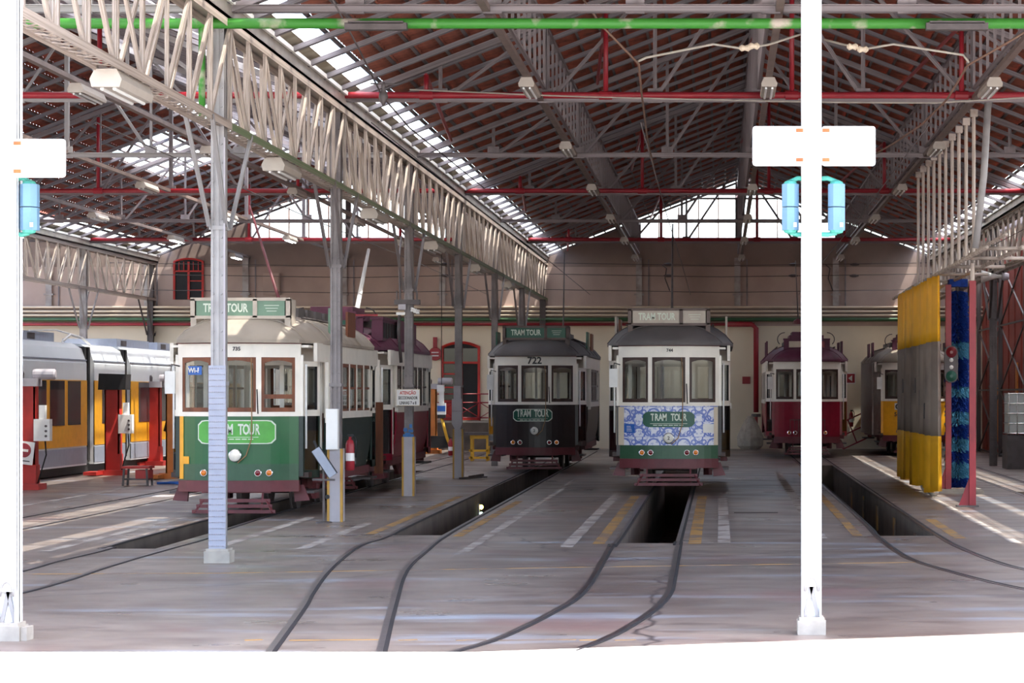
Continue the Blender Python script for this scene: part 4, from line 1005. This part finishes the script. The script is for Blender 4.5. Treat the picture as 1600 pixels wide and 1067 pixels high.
tube('roof_cable', 'cab', g, [(-.3, 10.6, 3.1), (-.3, 11.3, 3.28), (-.3, 12.3, 3.22), (-.3, 13, 3.08)], .03)
tube('roof_cable', 'cab', g, [(-.45, 8.4, 3.3), (-.4, 10.4, 3.36), (-.35, 12.3, 3.25), (-.3, 12.8, 3.1)], .02)
# ------------------------------------------------------------------ column fittings
def on(px, py, y): return P(px, py, y)
y2 = YK[2]; z2 = fz(y2)
t = tag(MB().bx(-.09, .09, -.14, .0, 0, .62).bx(-.085, .085, -.148, -.14, .01, .61).build('white_cabinet', 'cab'), 'tall white cabinet box fixed to the column by the green tram', 'cabinet'); t.location = (-5.93, y2 - .11, z2 + 1.11)
t = thing('gauge_stand', 'dark tilted padded arm on a thin pole before the striped column', 'stand', (XC - .07, y2 - .45, z2))
MB().path([(-.05, 0, 0), (-.05, 0, .95)], .02, 8).build('pole', 'dark', t); MB().lathe([(.13, 0), (.12, .02), (.03, .03)], (-.05, 0, 0), 'z', 14).build('foot', 'dark', t)
MB().bar((-.17, -.03, 1.12), (.1, -.05, .72), .13, .05, up=(0, 1, 0)).build('pad', 'modern_grey', t); MB().bar((-.175, -.0, 1.12), (.095, -.02, .72), .16, .03, up=(0, 1, 0)).build('pad_back', 'black', t)
MB().bar((-.22, -.02, .66), (.12, -.02, .655), .05, .03).build('arm', 'dark', t); MB().lathe([(.02, -.06), (.035, -.08), (.035, -.1)], (.02, 0, .4), 'y', 10).build('knob', 'black', t)
MB().path([(-.2, 0, 1.25), (-.16, 0, 1.15), (-.16, 0, 1.05)], .02, 6).build('strap', 'black', t)
def extinguisher(x, y, z, label):
    t = thing('fire_extinguisher', label, 'extinguisher', (x, y, z), 'red fire extinguishers')
    MB().lathe([(.055, 0), (.07, .02), (.07, .4), (.05, .46), (.022, .48), (.022, .52)], (0, 0, 0), 'z', 14).build('cylinder', 'red', t, True)
    MB().bx(-.03, .06, -.02, .02, .52, .56).build('valve', 'black', t); tube('hose', 'black', t, [(.05, 0, .54), (.1, -.02, .48), (.09, -.02, .2)], .012)
    MB().lathe([(.0715, .15), (.0715, .27)], (0, 0, 0), 'z', 14).build('paper_label', 'cab', t)
    MB().bx(-.08, .08, .06, .12, .1, .3).build('bracket', 'dark', t)
p = P(547, 735, y2 + .15); extinguisher(p[0], p[1], p[2], 'red fire extinguisher hung beside the striped column near green tram')
y3 = YK[3]; z3 = fz(y3)
a = P(619, 634, y3 - .2); b = P(656, 608, y3 - .2); cxs = (a[0] + b[0]) / 2; hs = b[2] - a[2]; ws = (b[0] - a[0]) / 2
t = thing('notice_board', 'white attention notice for the line switch, wired to a column', 'sign', (cxs, y3 - .2, a[2]))
MB().bx(-ws, ws, -.01, .01, 0, hs).build('plate', 'cream', t); MB().bx(-ws + .01, ws - .01, -.012, -.01, .012, hs - .012).build('face', 'cab', t)
M['ink'] = mat('black_ink', (46, 42, 44), .6); M['redink'] = mat('red_ink', (196, 60, 50), .6)
text('lettering', 'ATENÇÃO', .085, (0, -.0135, hs * .77), 'redink', t, ext=.001, sx=.75); text('lettering', 'SECCIONADOR', .078, (0, -.0135, hs * .47), 'ink', t, ext=.001, sx=.66); text('lettering', 'LINHAS 7 e 8', .078, (0, -.0135, hs * .17), 'ink', t, ext=.001, sx=.72)
tube('wire_tie', 'dark', t, [(-.1, 0, hs - .02), (-.08, .1, hs + .05), (.1, .1, hs + .05), (.12, 0, hs - .02)], .008)
t = thing('switch_bar', 'dark line switch on a cross bar high on the notice column', 'switch', (XC - .02, y3, H(1.7)))
MB().bx(-.24, .24, -.16, -.02, 0, .09).build('bar', 'dark', t)
for x in (-.21, .17): box('pin', 'dark', t, x, x + .025, -.12, -.08, .09, .26)
MB().bx(-.16, -.02, -.2, -.1, -.1, 0).build('switch_box', 'greybox', t); box('porcelain_link', 'cab', t, -.2, -.03, -.2, -.14, -.2, -.15)
for k in range(3): MB().lathe([(.03, 0), (.045, .02), (.03, .04), (.045, .06), (.03, .08)], (.1 + .05 * k, -.12, -.14 - .02 * k), 'z', 10).build('insulator', 'cab', t)
tube('cable', 'dark', t, [(-.15, -.08, -.2), (-.17, -.06, -.5), (-.13, -.02, -1.1)], .03); tube('cable', 'rafter', t, [(-.14, -.06, .05), (-.16, -.06, .9), (-.12, -.02, 1.3)], .02)
t = tag(MB().bx(-.1, .1, -.112, -.1, .0, .05).bx(-.09, -.02, -.116, -.1, .1, .17).bx(.0, .09, -.114, -.1, .09, .14).bx(-.06, .04, -.118, -.1, .05, .08).bx(.02, .07, -.116, -.1, .17, .24).build('blue_tape_wrap', 'padblue'), 'scraps of blue tape wrapped on the notice column', 'tape'); t.location = (XC, y3, z3 + 1.12)
y4 = YK[4]
t = thing('junction_box', 'grey junction box on the column left of the dark tram', 'box', (XC + .0, y4 - .1, fz(y4) + 1.14))
MB().bx(-.13, .1, -.14, 0, .1, .66).build('case', 'greybox', t); MB().prism([(-.13, .1), (.1, .1), (.06, -.02), (-.06, -.02)], 'y', -.14, 0).build('gland', 'greybox', t); MB().bx(-.09, .07, -.12, -.0, .66, .95).build('conduit_hood', 'greybox', t); box('door_seam', 'dark', t, -.12, .09, -.143, -.14, .38, .386)
t = tag(MB().bar((0, 0, .02), (.55, -.25, .05), .22, .04).bar((.2, -.05, .05), (.5, -.3, .1), .1, .05).build('fallen_guard_plate', 'dark'), 'dark bent metal plate lying at the foot of grey box column', 'plate'); t.location = (XC + .1, y4 - .35, fz(y4))
# red round wall sign, wall boxes
t = thing('round_sign', 'round red sign plate on the back wall left of red door', 'sign', P(680, 553, YB - .1))
MB().lathe([(.215, 0), (.22, -.03), (.2, -.045)], (0, 0, 0), 'y', 24).build('disc', 'red', t); MB().bx(-.07, .07, -.03, 0, .18, .56).build('stem', 'red', t)
for z in (.05, -.06): box('lettering', 'cab', t, -.12, .12, -.05, -.045, z - .018, z + .018)
p = P(1166, 594, YB); t = tag(MB().bx(-.13, .13, -.06, -.0, -.12, .12).bx(-.07, .07, -.066, -.06, -.07, .07).build('hose_plate', 'red'), 'small red fire plate on the back wall beside red riser', 'sign'); t.location = p
p = P(1329, 591, YB); t = thing('hydrant_plate', 'small white and red fire plate right of burgundy tram', 'sign', p); MB().bx(-.16, .16, -.03, 0, -.18, .18).build('plate', 'cab', t); MB().bx(-.14, .14, -.034, -.03, -.15, .15).build('face', 'red', t); MB().prism([(-.08, 0), (.05, .1), (.05, -.1)], 'y', -.04, -.034).build('arrow', 'cab', t)
p = P(1330, 655, YB - .15); extinguisher(p[0], p[1], p[2] - .25, 'red fire extinguisher on the wall right of burgundy tram')
t = tag(MB().bx(-.28, .28, -.12, 0, -.36, .36).bx(-.25, .25, -.14, -.12, -.33, .33).build('wall_cabinet', 'wall'), 'plaster coloured cabinet high on the back wall above green tram', 'cabinet'); t.location = P(425, 444, YB)
# landing before the red door
LX0, LX1, LY0 = -10.4, -7.0, YB - 1.5; LZ = 1.2
t = thing('door_landing', 'concrete landing with a red railing below the red door', 'landing', (LX0, LY0, fz(LY0)))
MB().bx(LX0, LX1, LY0, YB - .1, fz(LY0), LZ).build('slab', 'pit', t, world=True); box('nosing', 'concrete', t, 0, LX1 - LX0, -.03, .1, LZ - fz(LY0) - .06, LZ - fz(LY0))
xs = [LX0 + .05 + (LX1 - LX0 - .1) * k / 4 for k in range(5)]
for x in xs: tube('rail_post', 'red', t, [(x, LY0 + .08, LZ), (x, LY0 + .08, LZ + .88)], .025, world=True)
for z in (.1, .6, .88): tube('rail_bar', 'red', t, [(xs[0], LY0 + .08, LZ + z), (xs[-1], LY0 + .08, LZ + z)], .022, world=True)
for a, b in zip(xs, xs[1:]):
    tube('cross_bar', 'red', t, [(a, LY0 + .08, LZ + .1), (b, LY0 + .08, LZ + .6)], .015, world=True); tube('cross_bar', 'red', t, [(b, LY0 + .08, LZ + .1), (a, LY0 + .08, LZ + .6)], .015, world=True)
tube('handrail', 'red', t, [(LX1 - .05, LY0 + .08, LZ + .88), (LX1 + 1.0, LY0 + .08, LZ + .25)], .025, world=True); tube('handrail', 'red', t, [(LX1 - .05, LY0 + .08, LZ + .1), (LX1 + 1.0, LY0 + .08, LZ - .5)], .02, world=True); tube('rail_post', 'red', t, [(LX1 + 1.0, LY0 + .08, fz(LY0)), (LX1 + 1.0, LY0 + .08, LZ + .25)], .022, world=True)
for k in range(5): MB().bx(LX1 + .25 * k, LX1 + .25 * k + .25, LY0 + .1, YB - .1, fz(LY0), LZ - .2 * k - .2).build('step', 'pit', t, world=True)
t = tag(MB().lathe([(.16, 0), (.2, .1), (.17, .3), (.1, .5), (.12, .62), (.05, .7)], (0, 0, 0), 'z', 12).build('white_sack', 'cab'), 'pale slumped sack standing on the door landing', 'sack'); t.location = (-9.75, LY0 + .5, LZ)
# ------------------------------------------------------------------ mobile lifting columns
def lift(px, py, y, hgt, mt, label, motor=True, side=1, box_=True, w_=.34):
    x = (px - VX) * y / F; t = thing('lifting_column', label, 'lift', (x, y, fz(y)), 'mobile lifting columns')
    MB().bx(-w_ / 2, w_ / 2, -.14, -.11, .1, hgt).bx(-w_ / 2, -w_ / 2 + .03, -.14, .14, .1, hgt).bx(w_ / 2 - .03, w_ / 2, -.14, .14, .1, hgt).build('mast', mt, t)
    MB().bx(-w_ / 2 - .12, w_ / 2 + .12, -.3, .3, .0, .12).bx(-w_ / 2 - .3, -w_ / 2, -.9, -.2, .02, .1).build('base', mt, t)
    MB().bar((w_ / 2, 0, .1), (w_ / 2, 0, .5), .05, .3).build('gusset', mt, t)
    MB().bx(-w_ / 2 + .05, w_ / 2 - .05, -.02, .12, .3, .8).build('carriage', 'dark', t)
    if motor:
        q = MB().bx(-w_ / 2 - .02, w_ / 2 + .05, -.18, .2, hgt, hgt + .16).build('gearbox', 'greybox', t); MB().lathe([(.1, 0), (.11, .05), (.11, .42), (.08, .45)], (side * .15, 0, hgt + .24), 'x', 12).build('motor', 'greybox', q)
        MB().lathe([(.05, 0), (.06, .1), (.03, .16)], (-.1, 0, hgt + .16), 'z', 10).build('cap', 'dark', q)
    if box_:
        c = MB().bx(w_ / 2 + .0, w_ / 2 + .32, -.22, -.02, .98, 1.42).build('control_box', 'cab', t); MB().bx(w_ / 2 + .1, w_ / 2 + .22, -.2, -.06, 1.42, 1.7).build('plug', 'cab', c)
        for k in range(3): MB().lathe([(.025, 0), (.025, -.03)], (w_ / 2 + .25, -.22, 1.08 + .1 * k), 'y', 8).build('button', 'dark', c)
        tube('cable', 'black', c, [(w_ / 2 + .2, -.1, .98), (w_ / 2 + .22, -.1, .7), (w_ / 2 + .1, -.1, .3), (w_ / 2 + .05, -.1, .12)], .015)
    return t
L1 = lift(41, 760, 49.0, 2.08, 'redl', 'red lifting column with white control box and no entry sign, at far left', w_=.42)
n = MB().bx(-.24, .16, -.36, -.34, .52, .98).build('no_entry_plate', 'cab', L1); n.rotation_euler = (0, .12, 0)
MB().lathe([(.145, -.36), (.14, -.37)], (-.04, 0, .8), 'y', 20).build('red_disc', 'red', n); box('white_bar', 'cab', n, -.13, .05, -.376, -.37, .775, .825); box('lettering', 'ink', n, -.18, .1, -.364, -.36, .58, .6)
L2 = lift(177, 741, 57.0, 2.0, 'redl', 'dark red lifting column with a black hood, middle of the yellow tram', motor=False)
MB().prism([(-.3, 2.0), (.34, 2.0), (.36, 2.36), (-.28, 2.38)], 'y', -.24, .24).build('hood', 'black', L2)
L3 = lift(241, 726, 64.0, 2.05, 'redl', 'bright red sunlit lifting column near the green tram', box_=False, side=1)
tube('power_cable', 'black', L3, [(.35, -.1, 2.2), (.45, -.1, 1.5), (.3, -.1, .9)], .04)
L4 = lift(268, 748, 55.0, 2.08, 'orange', 'brown orange lifting column directly left of the green tram', box_=False, w_=.2, side=-1)
L5 = lift(677, 706, 75.5, 2.0, 'orange', 'orange lifting column standing before the back wall landing', box_=False, w_=.22, side=1)
box('black_shoe', 'black', L5, -.1, .55, -.5, -.2, .18, .55)
p = P(690, 640, 74.0)
t = thing('hanging_controller', 'pale pendant controller with blue label hanging on a yellow cable', 'controller', p)
MB().bx(-.13, .13, -.08, .08, -.15, .2).build('case', 'cab', t); MB().bx(-.125, .125, -.085, -.08, -.05, .12).build('blue_label', 'stickerblue', t); MB().bx(-.07, .07, -.06, .06, .2, .55).build('neck', 'cab', t); MB().bx(-.12, .12, -.08, .08, -.26, -.15).build('base_cap', 'black', t)
MB().bx(-.13, .08, -.1, .1, .55, .75).build('hook_block', 'cab', t)
MB().path([(0, 0, -.26), (.08, 0, -.55), (.16, 0, -.85), (.26, 0, -1.1)], .045, 8).build('yellow_hose', 'yellow', t, True); MB().path([(0, 0, .75), (0, 0, 6.2)], .012, 6).build('cable', 'black', t)
p = P(704, 712, 73.0); extinguisher(p[0], p[1], fz(73), 'dark red fire extinguisher on floor behind the grey box column')
t = thing('work_trestle', 'yellow work trestle with dark top left of the dark tram', 'trestle', P(748, 718, 68)); t.location.z = fz(68)
MB().bx(-.42, .3, -.3, .3, .72, .8).build('top', 'dark', t); MB().bx(-.22, .3, -.25, .25, .62, .72).build('apron', 'yellow', t)
for x in (-.18, .26):
    for yy in (-.22, .22): box('leg', 'yellow', t, x - .03, x + .03, yy - .03, yy + .03, .0, .64)
for z in (.06, .26): box('stretcher', 'yellow', t, -.25, .32, -.25, -.2, z, z + .06)
# tool trolley by the lifts
t = thing('tool_trolley', 'low red topped service trolley on the floor before the yellow tram', 'trolley', P(215, 757, 51)); t.location.z = fz(51)
MB().bx(-.28, .3, -.25, .25, .36, .41).build('top', 'redl', t)
for x in (-.26, .26):
    for yy in (-.2, .2): MB().bar((x, yy, 0), (x * .9, yy, .36), .04, .04).build('leg', 'dark', t)
box('lower_shelf', 'dark', t, -.27, .27, -.2, .2, .12, .15); MB().bx(.0, .28, -.2, .2, .15, .33).build('red_case', 'redl', t)
t = tag(MB().path([(0, 0, .03), (.3, .1, .03), (.55, -.05, .03), (.7, .2, .04), (.45, .3, .03), (.2, .25, .03)], .03, 6).build('blue_hose', 'stickerblue', smooth=True), 'blue hose lying on the floor beside the tool trolley', 'hose'); t.location = P(245, 755, 51.5); t.location.z = fz(51.5)

# ------------------------------------------------------------------ wash bay: gantry, curtain, brush, posts
gx, g0, g1, gz = 4.1, 37.4, 57.5, H(2.26)
t = thing('wash_gantry', 'grey pipe rack hung on rods from the roof above the yellow curtain', 'gantry', (gx, g0, gz))
for dx in (0, .55): tube('long_rail', 'warm', t, [(gx + dx, g0, gz), (gx + dx, g1, gz)], .035, 8, world=True)
tube('upper_rail', 'warm', t, [(gx + .3, g0, gz + .2), (gx + .3, g1, gz + .2)], .03, 8, world=True)
k = 0; y = g0 + .3
while y < g1:
    tube('cross_rail', 'warm', t, [(gx - .05, y, gz), (gx + .95, y, gz)], .03, 8, world=True); y += 2.7
for k in range(10):
    y = 39.3 + 1.22 * k; r = ibar('hang_rod', 'warm', t, (gx, y, gz), (gx, y, H(4.6)), .06, .06, 'cyl')
    box('rod_clamp', 'warm', t, gx - .06 - gx, .06, y - g0 - .06, y - g0 + .06, H(4.48) - gz, H(4.6) - gz)
tube('hang_rod', 'pale', t, [(gx - .15, 37.6, gz), (gx - .02, 37.6, H(3.4)), (gx + .05, 37.6, H(4.6))], .055, 8, world=True)
# curtain: three sewn bands of tarpaulin, hanging in folds
def curtain_band(z0, z1, mt, nm, par, y0=45.0, y1=54.6, sag=0.0):
    n = 90; rows = []
    for i in range(n + 1):
        y = y0 + (y1 - y0) * i / n; f = .045 * math.sin(i * 1.1) + .03 * math.sin(i * .37 + 1) + .03 * math.sin(i * 2.3 + math.sin(i * .3) * 2)
        xs_ = []
        for k in range(7):
            q = k / 6; z = z0(y) + (z1(y) - z0(y)) * q; b = 1 - .6 * ((z - 0) / 4.3)
            xs_.append((4.0 + f * (0.4 + b), y, z))
        rows.append(xs_ + [(p[0] + .012, p[1], p[2]) for p in reversed(xs_)])
    b = MB().grid(rows, close=True); k = 14; b.f.append(tuple(range(k))[::-1]); b.f.append(tuple(range(len(b.v) - k, len(b.v))))
    return b.build(nm, mt, par, True, world=True)
t = thing('wash_curtain', 'tall yellow and grey tarpaulin curtain hung beside the right pit', 'curtain', (4.0, 45, .2))
ztop = lambda y: H(2.2)
curtain_band(lambda y: H(.98) + .04 * (y - 50) * 0 + .0, ztop, 'curt', 'upper_band', t)
curtain_band(lambda y: H(-.78), lambda y: H(.985), 'curtg', 'middle_band', t)
curtain_band(lambda y: fz(y) + .1 + .04 * math.sin(y * 2), lambda y: H(-.775), 'curt', 'lower_band', t)
for k in range(7): box('patch', 'dark', t, -.06, -.04, 2 + 1.1 * k, 2.1 + 1.1 * k, 1.4 + .25 * (k % 3), 1.7 + .25 * (k % 3))
t = thing('curtain_weight', 'pale sandbag row holding down the curtain foot', 'weight', (4.1, 45, fz(46)))
for k in range(4): MB().lathe([(.02, -.3), (.09, -.25), (.1, 0), (.09, .25), (.02, .3)], (-.05 + .04 * (k % 2), 1.2 + .7 * k, .09), 'y', 10).build('bag', 'concrete', t, True)
# rotating brush: layered tufts in dark and pale blue
bx_, by_ = 4.72, 48.3
t = thing('wash_brush', 'tall rotating wash brush of dark and pale blue bristles', 'brush', (bx_, by_, fz(by_)))
MB().path([(0, 0, 0), (0, 0, 4.35)], .045, 10).build('shaft', 'dark', t)
MB().bx(-.18, .18, -.2, .2, 4.05, 4.2).build('head_frame', 'bblue', t)
rnd = random.Random(3)
bands = [(.1, .3, 0), (.3, .62, 1), (.62, .84, 0), (.84, 1.1, 1), (1.1, 1.36, 0), (1.36, 1.62, 1), (1.62, 1.9, 0), (1.9, 2.1, 1), (2.1, 2.42, 0), (2.42, 2.68, 0), (2.68, 3.0, 1), (3.0, 3.98, 0)]
for z0, z1, c in bands:
    m = MB(); nl = max(3, int((z1 - z0) / .045))
    for i in range(nl):
        z = z0 + (z1 - z0) * (i + .5) / nl
        for k in range(26):
            a = 2 * math.pi * (k + rnd.random()) / 26; r = .21 + rnd.random() * .06; r *= .75 + .25 * min(1, (4.05 - z) / .9); dz = -.05 - rnd.random() * .06
            ca, sa = math.cos(a), math.sin(a); wd = .018
            m.add([(.04 * ca, .04 * sa, z), (r * ca - wd * sa, r * sa + wd * ca, z + dz), (r * ca + wd * sa, r * sa - wd * ca, z + dz), (.04 * ca, .04 * sa, z + .02), (r * ca, r * sa, z + dz + .04)], [(0, 1, 2), (3, 4, 1), (3, 2, 4), (0, 1, 3), (0, 3, 2)])
    m.build('bristles', 'bcyan' if c else 'bblue', t, kind='stuff')
# red posts
def red_post(x, y, h, label, nm='red_post'):
    t = thing(nm, label, 'post', (x, y, fz(y)), 'red wash bay posts')
    MB().bx(-.055, .055, -.055, .055, 0, h).build('shaft', 'red', t)
    MB().prism([(-.24, .02), (.06, .02), (.06, .5), (-.055, .5)], 'y', -.012, .012).build('gusset', 'red', t); MB().bx(-.28, .1, -.12, .12, 0, .025).build('foot_plate', 'dark', t)
    return t
red_post(4.43, 47.2, 4.05, 'red post carrying a small traffic light beside the curtain')
red_post(4.36, 42.0, 3.9, 'single red post standing right of the blue brush')
MB().path([(4.36, 42.0, fz(42) + 3.9), (4.36, 42, gz)], .04, 8).build('post_extension', 'warm', bpy.data.objects['red_post.001'], world=True)
t = tag(MB().bx(-.55, .55, -.4, .4, 0, .06).bx(-.45, .5, -.35, .35, .06, .09).build('brush_plinth', 'concrete'), 'low concrete plinth under the red post and blue brush', 'plinth'); t.location = (4.55, 47.4, fz(47.4))
p = P(1486, 598, 47.05)
t = thing('traffic_light', 'small dark traffic light with red top lamp on a red post', 'signal', p)
h_ = .72; pl = [(.13 * math.cos(a), (h_ - .13) + .13 * math.sin(a)) for a in [math.pi * k / 8 for k in range(9)]] + [(.13 * math.cos(a), .13 + .13 * math.sin(a)) for a in [math.pi + math.pi * k / 8 for k in range(9)]]
MB().prism(pl, 'y', -.06, .05).build('housing', 'dark', t)
for z, r, ml in ((h_ - .13, .105, 'lens_red'), (.13, .105, 'signgreen'), (.44, .04, 'cab'), (.3, .04, 'cab')):
    MB().lathe([(r, -.055), (r, -.08), (r * .3, -.1)], (0, 0, z), 'y', 16).build('lens', ml, t)
p = P(1541, 432, 62.5)
t = thing('horn_speaker', 'pale horn loudspeaker on the dark column at the right edge', 'speaker', p)
MB().lathe([(.17, -.12), (.16, -.1), (.09, .12), (.05, .3), (.05, .42)], (0, 0, 0), 'x', 16).build('horn', 'cab', t, True); MB().lathe([(.09, .4), (.11, .46), (.08, .58)], (0, 0, 0), 'x', 12).build('driver', 'greybox', t); tube('bracket', 'dark', t, [(.3, 0, -.05), (.35, .3, -.12), (.35, .9, -.1)], .02)
# tank, bracing, clutter on the right
t = thing('liquid_tank', 'white plastic bulk tank in a wire cage at the right edge', 'tank', (7.75, 61.5, fz(61.5)))
MB().bx(-.5, .5, -.5, .5, .9, 1.9).build('tank_body', 'ibc', t)
for z in (.9, 1.15, 1.4, 1.65, 1.9): MB().path([(-.52, -.52, z), (.52, -.52, z), (.52, .52, z), (-.52, .52, z), (-.52, -.52, z)], .012, 5).build('cage_bar', 'chrome', t)
for k in range(6): tube('cage_post', 'chrome', t, [(-.5 + .2 * k, -.53, .85), (-.5 + .2 * k, -.53, 1.91)], .012)
MB().bx(-.55, .55, -.55, .55, 0, .85).build('support_crate', 'dark', t)
t = thing('cross_bracing', 'dark steel cross bracing in front of the red brown cladding', 'bracing', (8.3, 66, fz(66)))
for x, y in ((8.3, 60), (8.3, 66), (8.3, 72), (8.3, 78)): ibar('brace_post', 'dark', t, (x, y, fz(y)), (x, y, 6.2), .12)
for y in (60, 66, 72):
    for z in (.3, 2.2, 4.1): ibar('brace_rail', 'dark', t, (8.3, y, z), (8.3, y + 6, z), .05); ibar('diagonal', 'dark', t, (8.3, y, z), (8.3, y + 6, z + 1.9), .04); ibar('diagonal', 'dark', t, (8.3, y + 6, z), (8.3, y, z + 1.9), .04)
t = thing('portable_barrier', 'leaning red tube barrier against the wall near yellow tram', 'barrier', (4.05, YB - 1.2, fz(YB)))
q = lambda a, b: (a * .82 - b * .3, 0, .02 + a * .38 + b * .75)
for b in (0, .5, 1): tube('bar', 'red', t, [q(0, b), q(1.7, b)], .025)
for a in (0, .55, 1.1, 1.7): tube('upright', 'red', t, [q(a, 0), q(a, 1)], .02)
for k, (x, y, w_, h_) in enumerate(((7.9, 56.5, .8, .5), (8.2, 54.5, .7, .7), (7.9, 58.6, .6, .45))):
    t = tag(MB().bx(-w_ / 2, w_ / 2, -.3, .3, 0, h_).bx(-w_ / 2 + .05, w_ / 2 - .05, -.32, -.3, .06, h_ - .06).build('dark_crate', 'dark'), ('dark low crate on the floor left of the white tank', 'tall dark crate near the right picture edge', 'small dark crate under the white tank')[k], 'crate'); t.location = (x, y, fz(y))
t = tag(MB().lathe([(.3, 0), (.42, .12), (.44, .4), (.3, .75), (.16, 1.0), (.08, 1.1)], (0, 0, 0), 'z', 12).build('grey_sack', 'concrete'), 'grey cloth bundle at the wall left of burgundy tram', 'sack'); t.location = (1.0, YB - .8, fz(YB))

# ------------------------------------------------------------------ overhead wires
def wire(nm, label, pts, r=.012, mt='wire', cat='wire', group='overhead wires'): return tag(tube(nm, mt, None, pts, r, 6), label, cat, group)
for x, lb in ((-7.69, 'green tram'), (-4.3, 'dark tram'), (-.98, 'tiled tram'), (2.6, 'burgundy tram'), (6.1, 'yellow tram')):
    wire('contact_wire', 'overhead contact wire running above the track of the ' + lb, [(x, 30, H(3.35)), (x, 45, H(3.3)), (x, 62, H(3.35)), (x, 80.5, H(3.3))], .008, 'dark')
for i, (z, yy) in enumerate(((4.3, 79.5), (3.95, 79.8), (3.45, 80))):
    wire('span_wire', ('highest', 'middle', 'lowest')[i] + ' span wire stretched along in front of the back wall', [(-20, yy, H(z)), (-12, yy, H(z - .12)), (-5.9, yy, H(z)), (0, yy, H(z - .1)), (7, yy, H(z))], .013, 'dark')
    for x in (-9, -1.7, 2.4, 4.4):
        if i < 2: MB().lathe([(.02, -.15), (.05, -.05), (.05, .05), (.02, .15)], (x, yy, H(z - .06)), 'x', 8).build('strain_insulator', 'dark', bpy.data.objects['span_wire' + ('' if i == 0 else '.00%d' % i)])
for x, lb in ((-1.75, 'left of the white column'), (3.6, 'right of the white column')):
    t = wire('drop_wire', 'short hanging wire link on the back wall span ' + lb, [(x - .15, 79.5, H(4.24)), (x, 79.6, H(4.12)), (x - .05, 79.7, H(3.8)), (x + .1, 79.8, H(3.4))], .02, 'dark')
yw = 30.2
def pw(px, py, y): return P(px, py, y)
wire('brown_cable', 'brown cable slanting from the top edge and hanging down left of sign 10', [pw(905, -10, 29), pw(940, 40, 29.5), pw(998, 100, 30), pw(1003, 150, 33), pw(1012, 220, 40), pw(1026, 280, 52), pw(1040, 330, 66)], .014)
wire('brown_cable', 'brown cable sagging from the right edge down behind sign 11', [pw(1610, 45, 29), pw(1560, 75, 29.3), pw(1512, 102, 29.6), pw(1480, 155, 31), pw(1440, 195, 33), pw(1395, 225, 36), pw(1365, 242, 39)], .014)
wire('trolley_cable', 'dark cable with a hanger running down over the rooflights', [pw(520, 0, 28), pw(560, 75, 29), pw(597, 150, 30.5), pw(640, 200, 36), pw(690, 240, 44), pw(770, 305, 58)], .012, 'dark')
t = thing('cable_hanger', 'dark insulator hanger on the cable before the rooflights', 'insulator', pw(599, 148, 30.4)); MB().lathe([(.015, .16), (.03, .1), (.015, .08), (.05, .02), (.06, -.03), (.03, -.1), (.012, -.14)], (0, 0, 0), 'z', 10).build('insulator', 'dark', t, True); tube('arm', 'dark', t, [(-.16, 0, .14), (.16, 0, .13)], .012)
def pull_rod(pts, lab, ins):
    t = thing('pull_off_rod', lab, 'rod', pts[0], 'bent pull off rods'); MB().path(pts, .016, 6).build('rod', 'concrete', t, True, world=True)
    for q in ins: MB().lathe([(.02, -.07), (.045, -.04), (.03, 0), (.045, .04), (.02, .07)], q, 'x', 10).build('insulator', 'cream', t, world=True)
pull_rod([pw(995, 97, 30), pw(1010, 90, 30), pw(1115, 69, 30), pw(1160, 76, 30), pw(1200, 70, 30.2), pw(1256, 52, 30.5)], 'bent pale rod with insulators left of the white front column', [pw(1164, 75, 30), pw(1178, 72, 30)])
pull_rod([pw(1288, 62, 30.5), pw(1332, 73, 30.2), pw(1350, 77, 30), pw(1396, 69, 30), pw(1505, 86, 30), pw(1514, 98, 30)], 'bent pale rod with insulators right of the white front column', [pw(1332, 73, 30), pw(1348, 77, 30)])
wire('span_wire', 'thin pale span wire below the nearest red pipe at right', [pw(640, 140, 36.5), pw(900, 151, 36.5), pw(1290, 160, 36.5), pw(1460, 161, 36.5), pw(1610, 152, 36.5)], .012, 'concrete')

M['pit_yellow'] = emat('yellow_pit_lamp', (255, 226, 120), 5.0); M['pit_white'] = emat('pale_pit_lamp', (214, 255, 236), 5.0)
t = thing('pit_lamp', 'small twin lamp glowing on the pit wall left of the dark tram', 'lamp', (-4.655, 46.8, -.3))
MB().bx(0, .03, -.05, .05, 0, .26).build('backplate', 'greybox', t)
for z, q in ((.16, 'pit_yellow'), (.02, 'pit_white')): MB().lathe([(.04, .0), (.05, .04), (.02, .07)], (.03, 0, z + .04), 'x', 10).build('bulb', M[q], t)
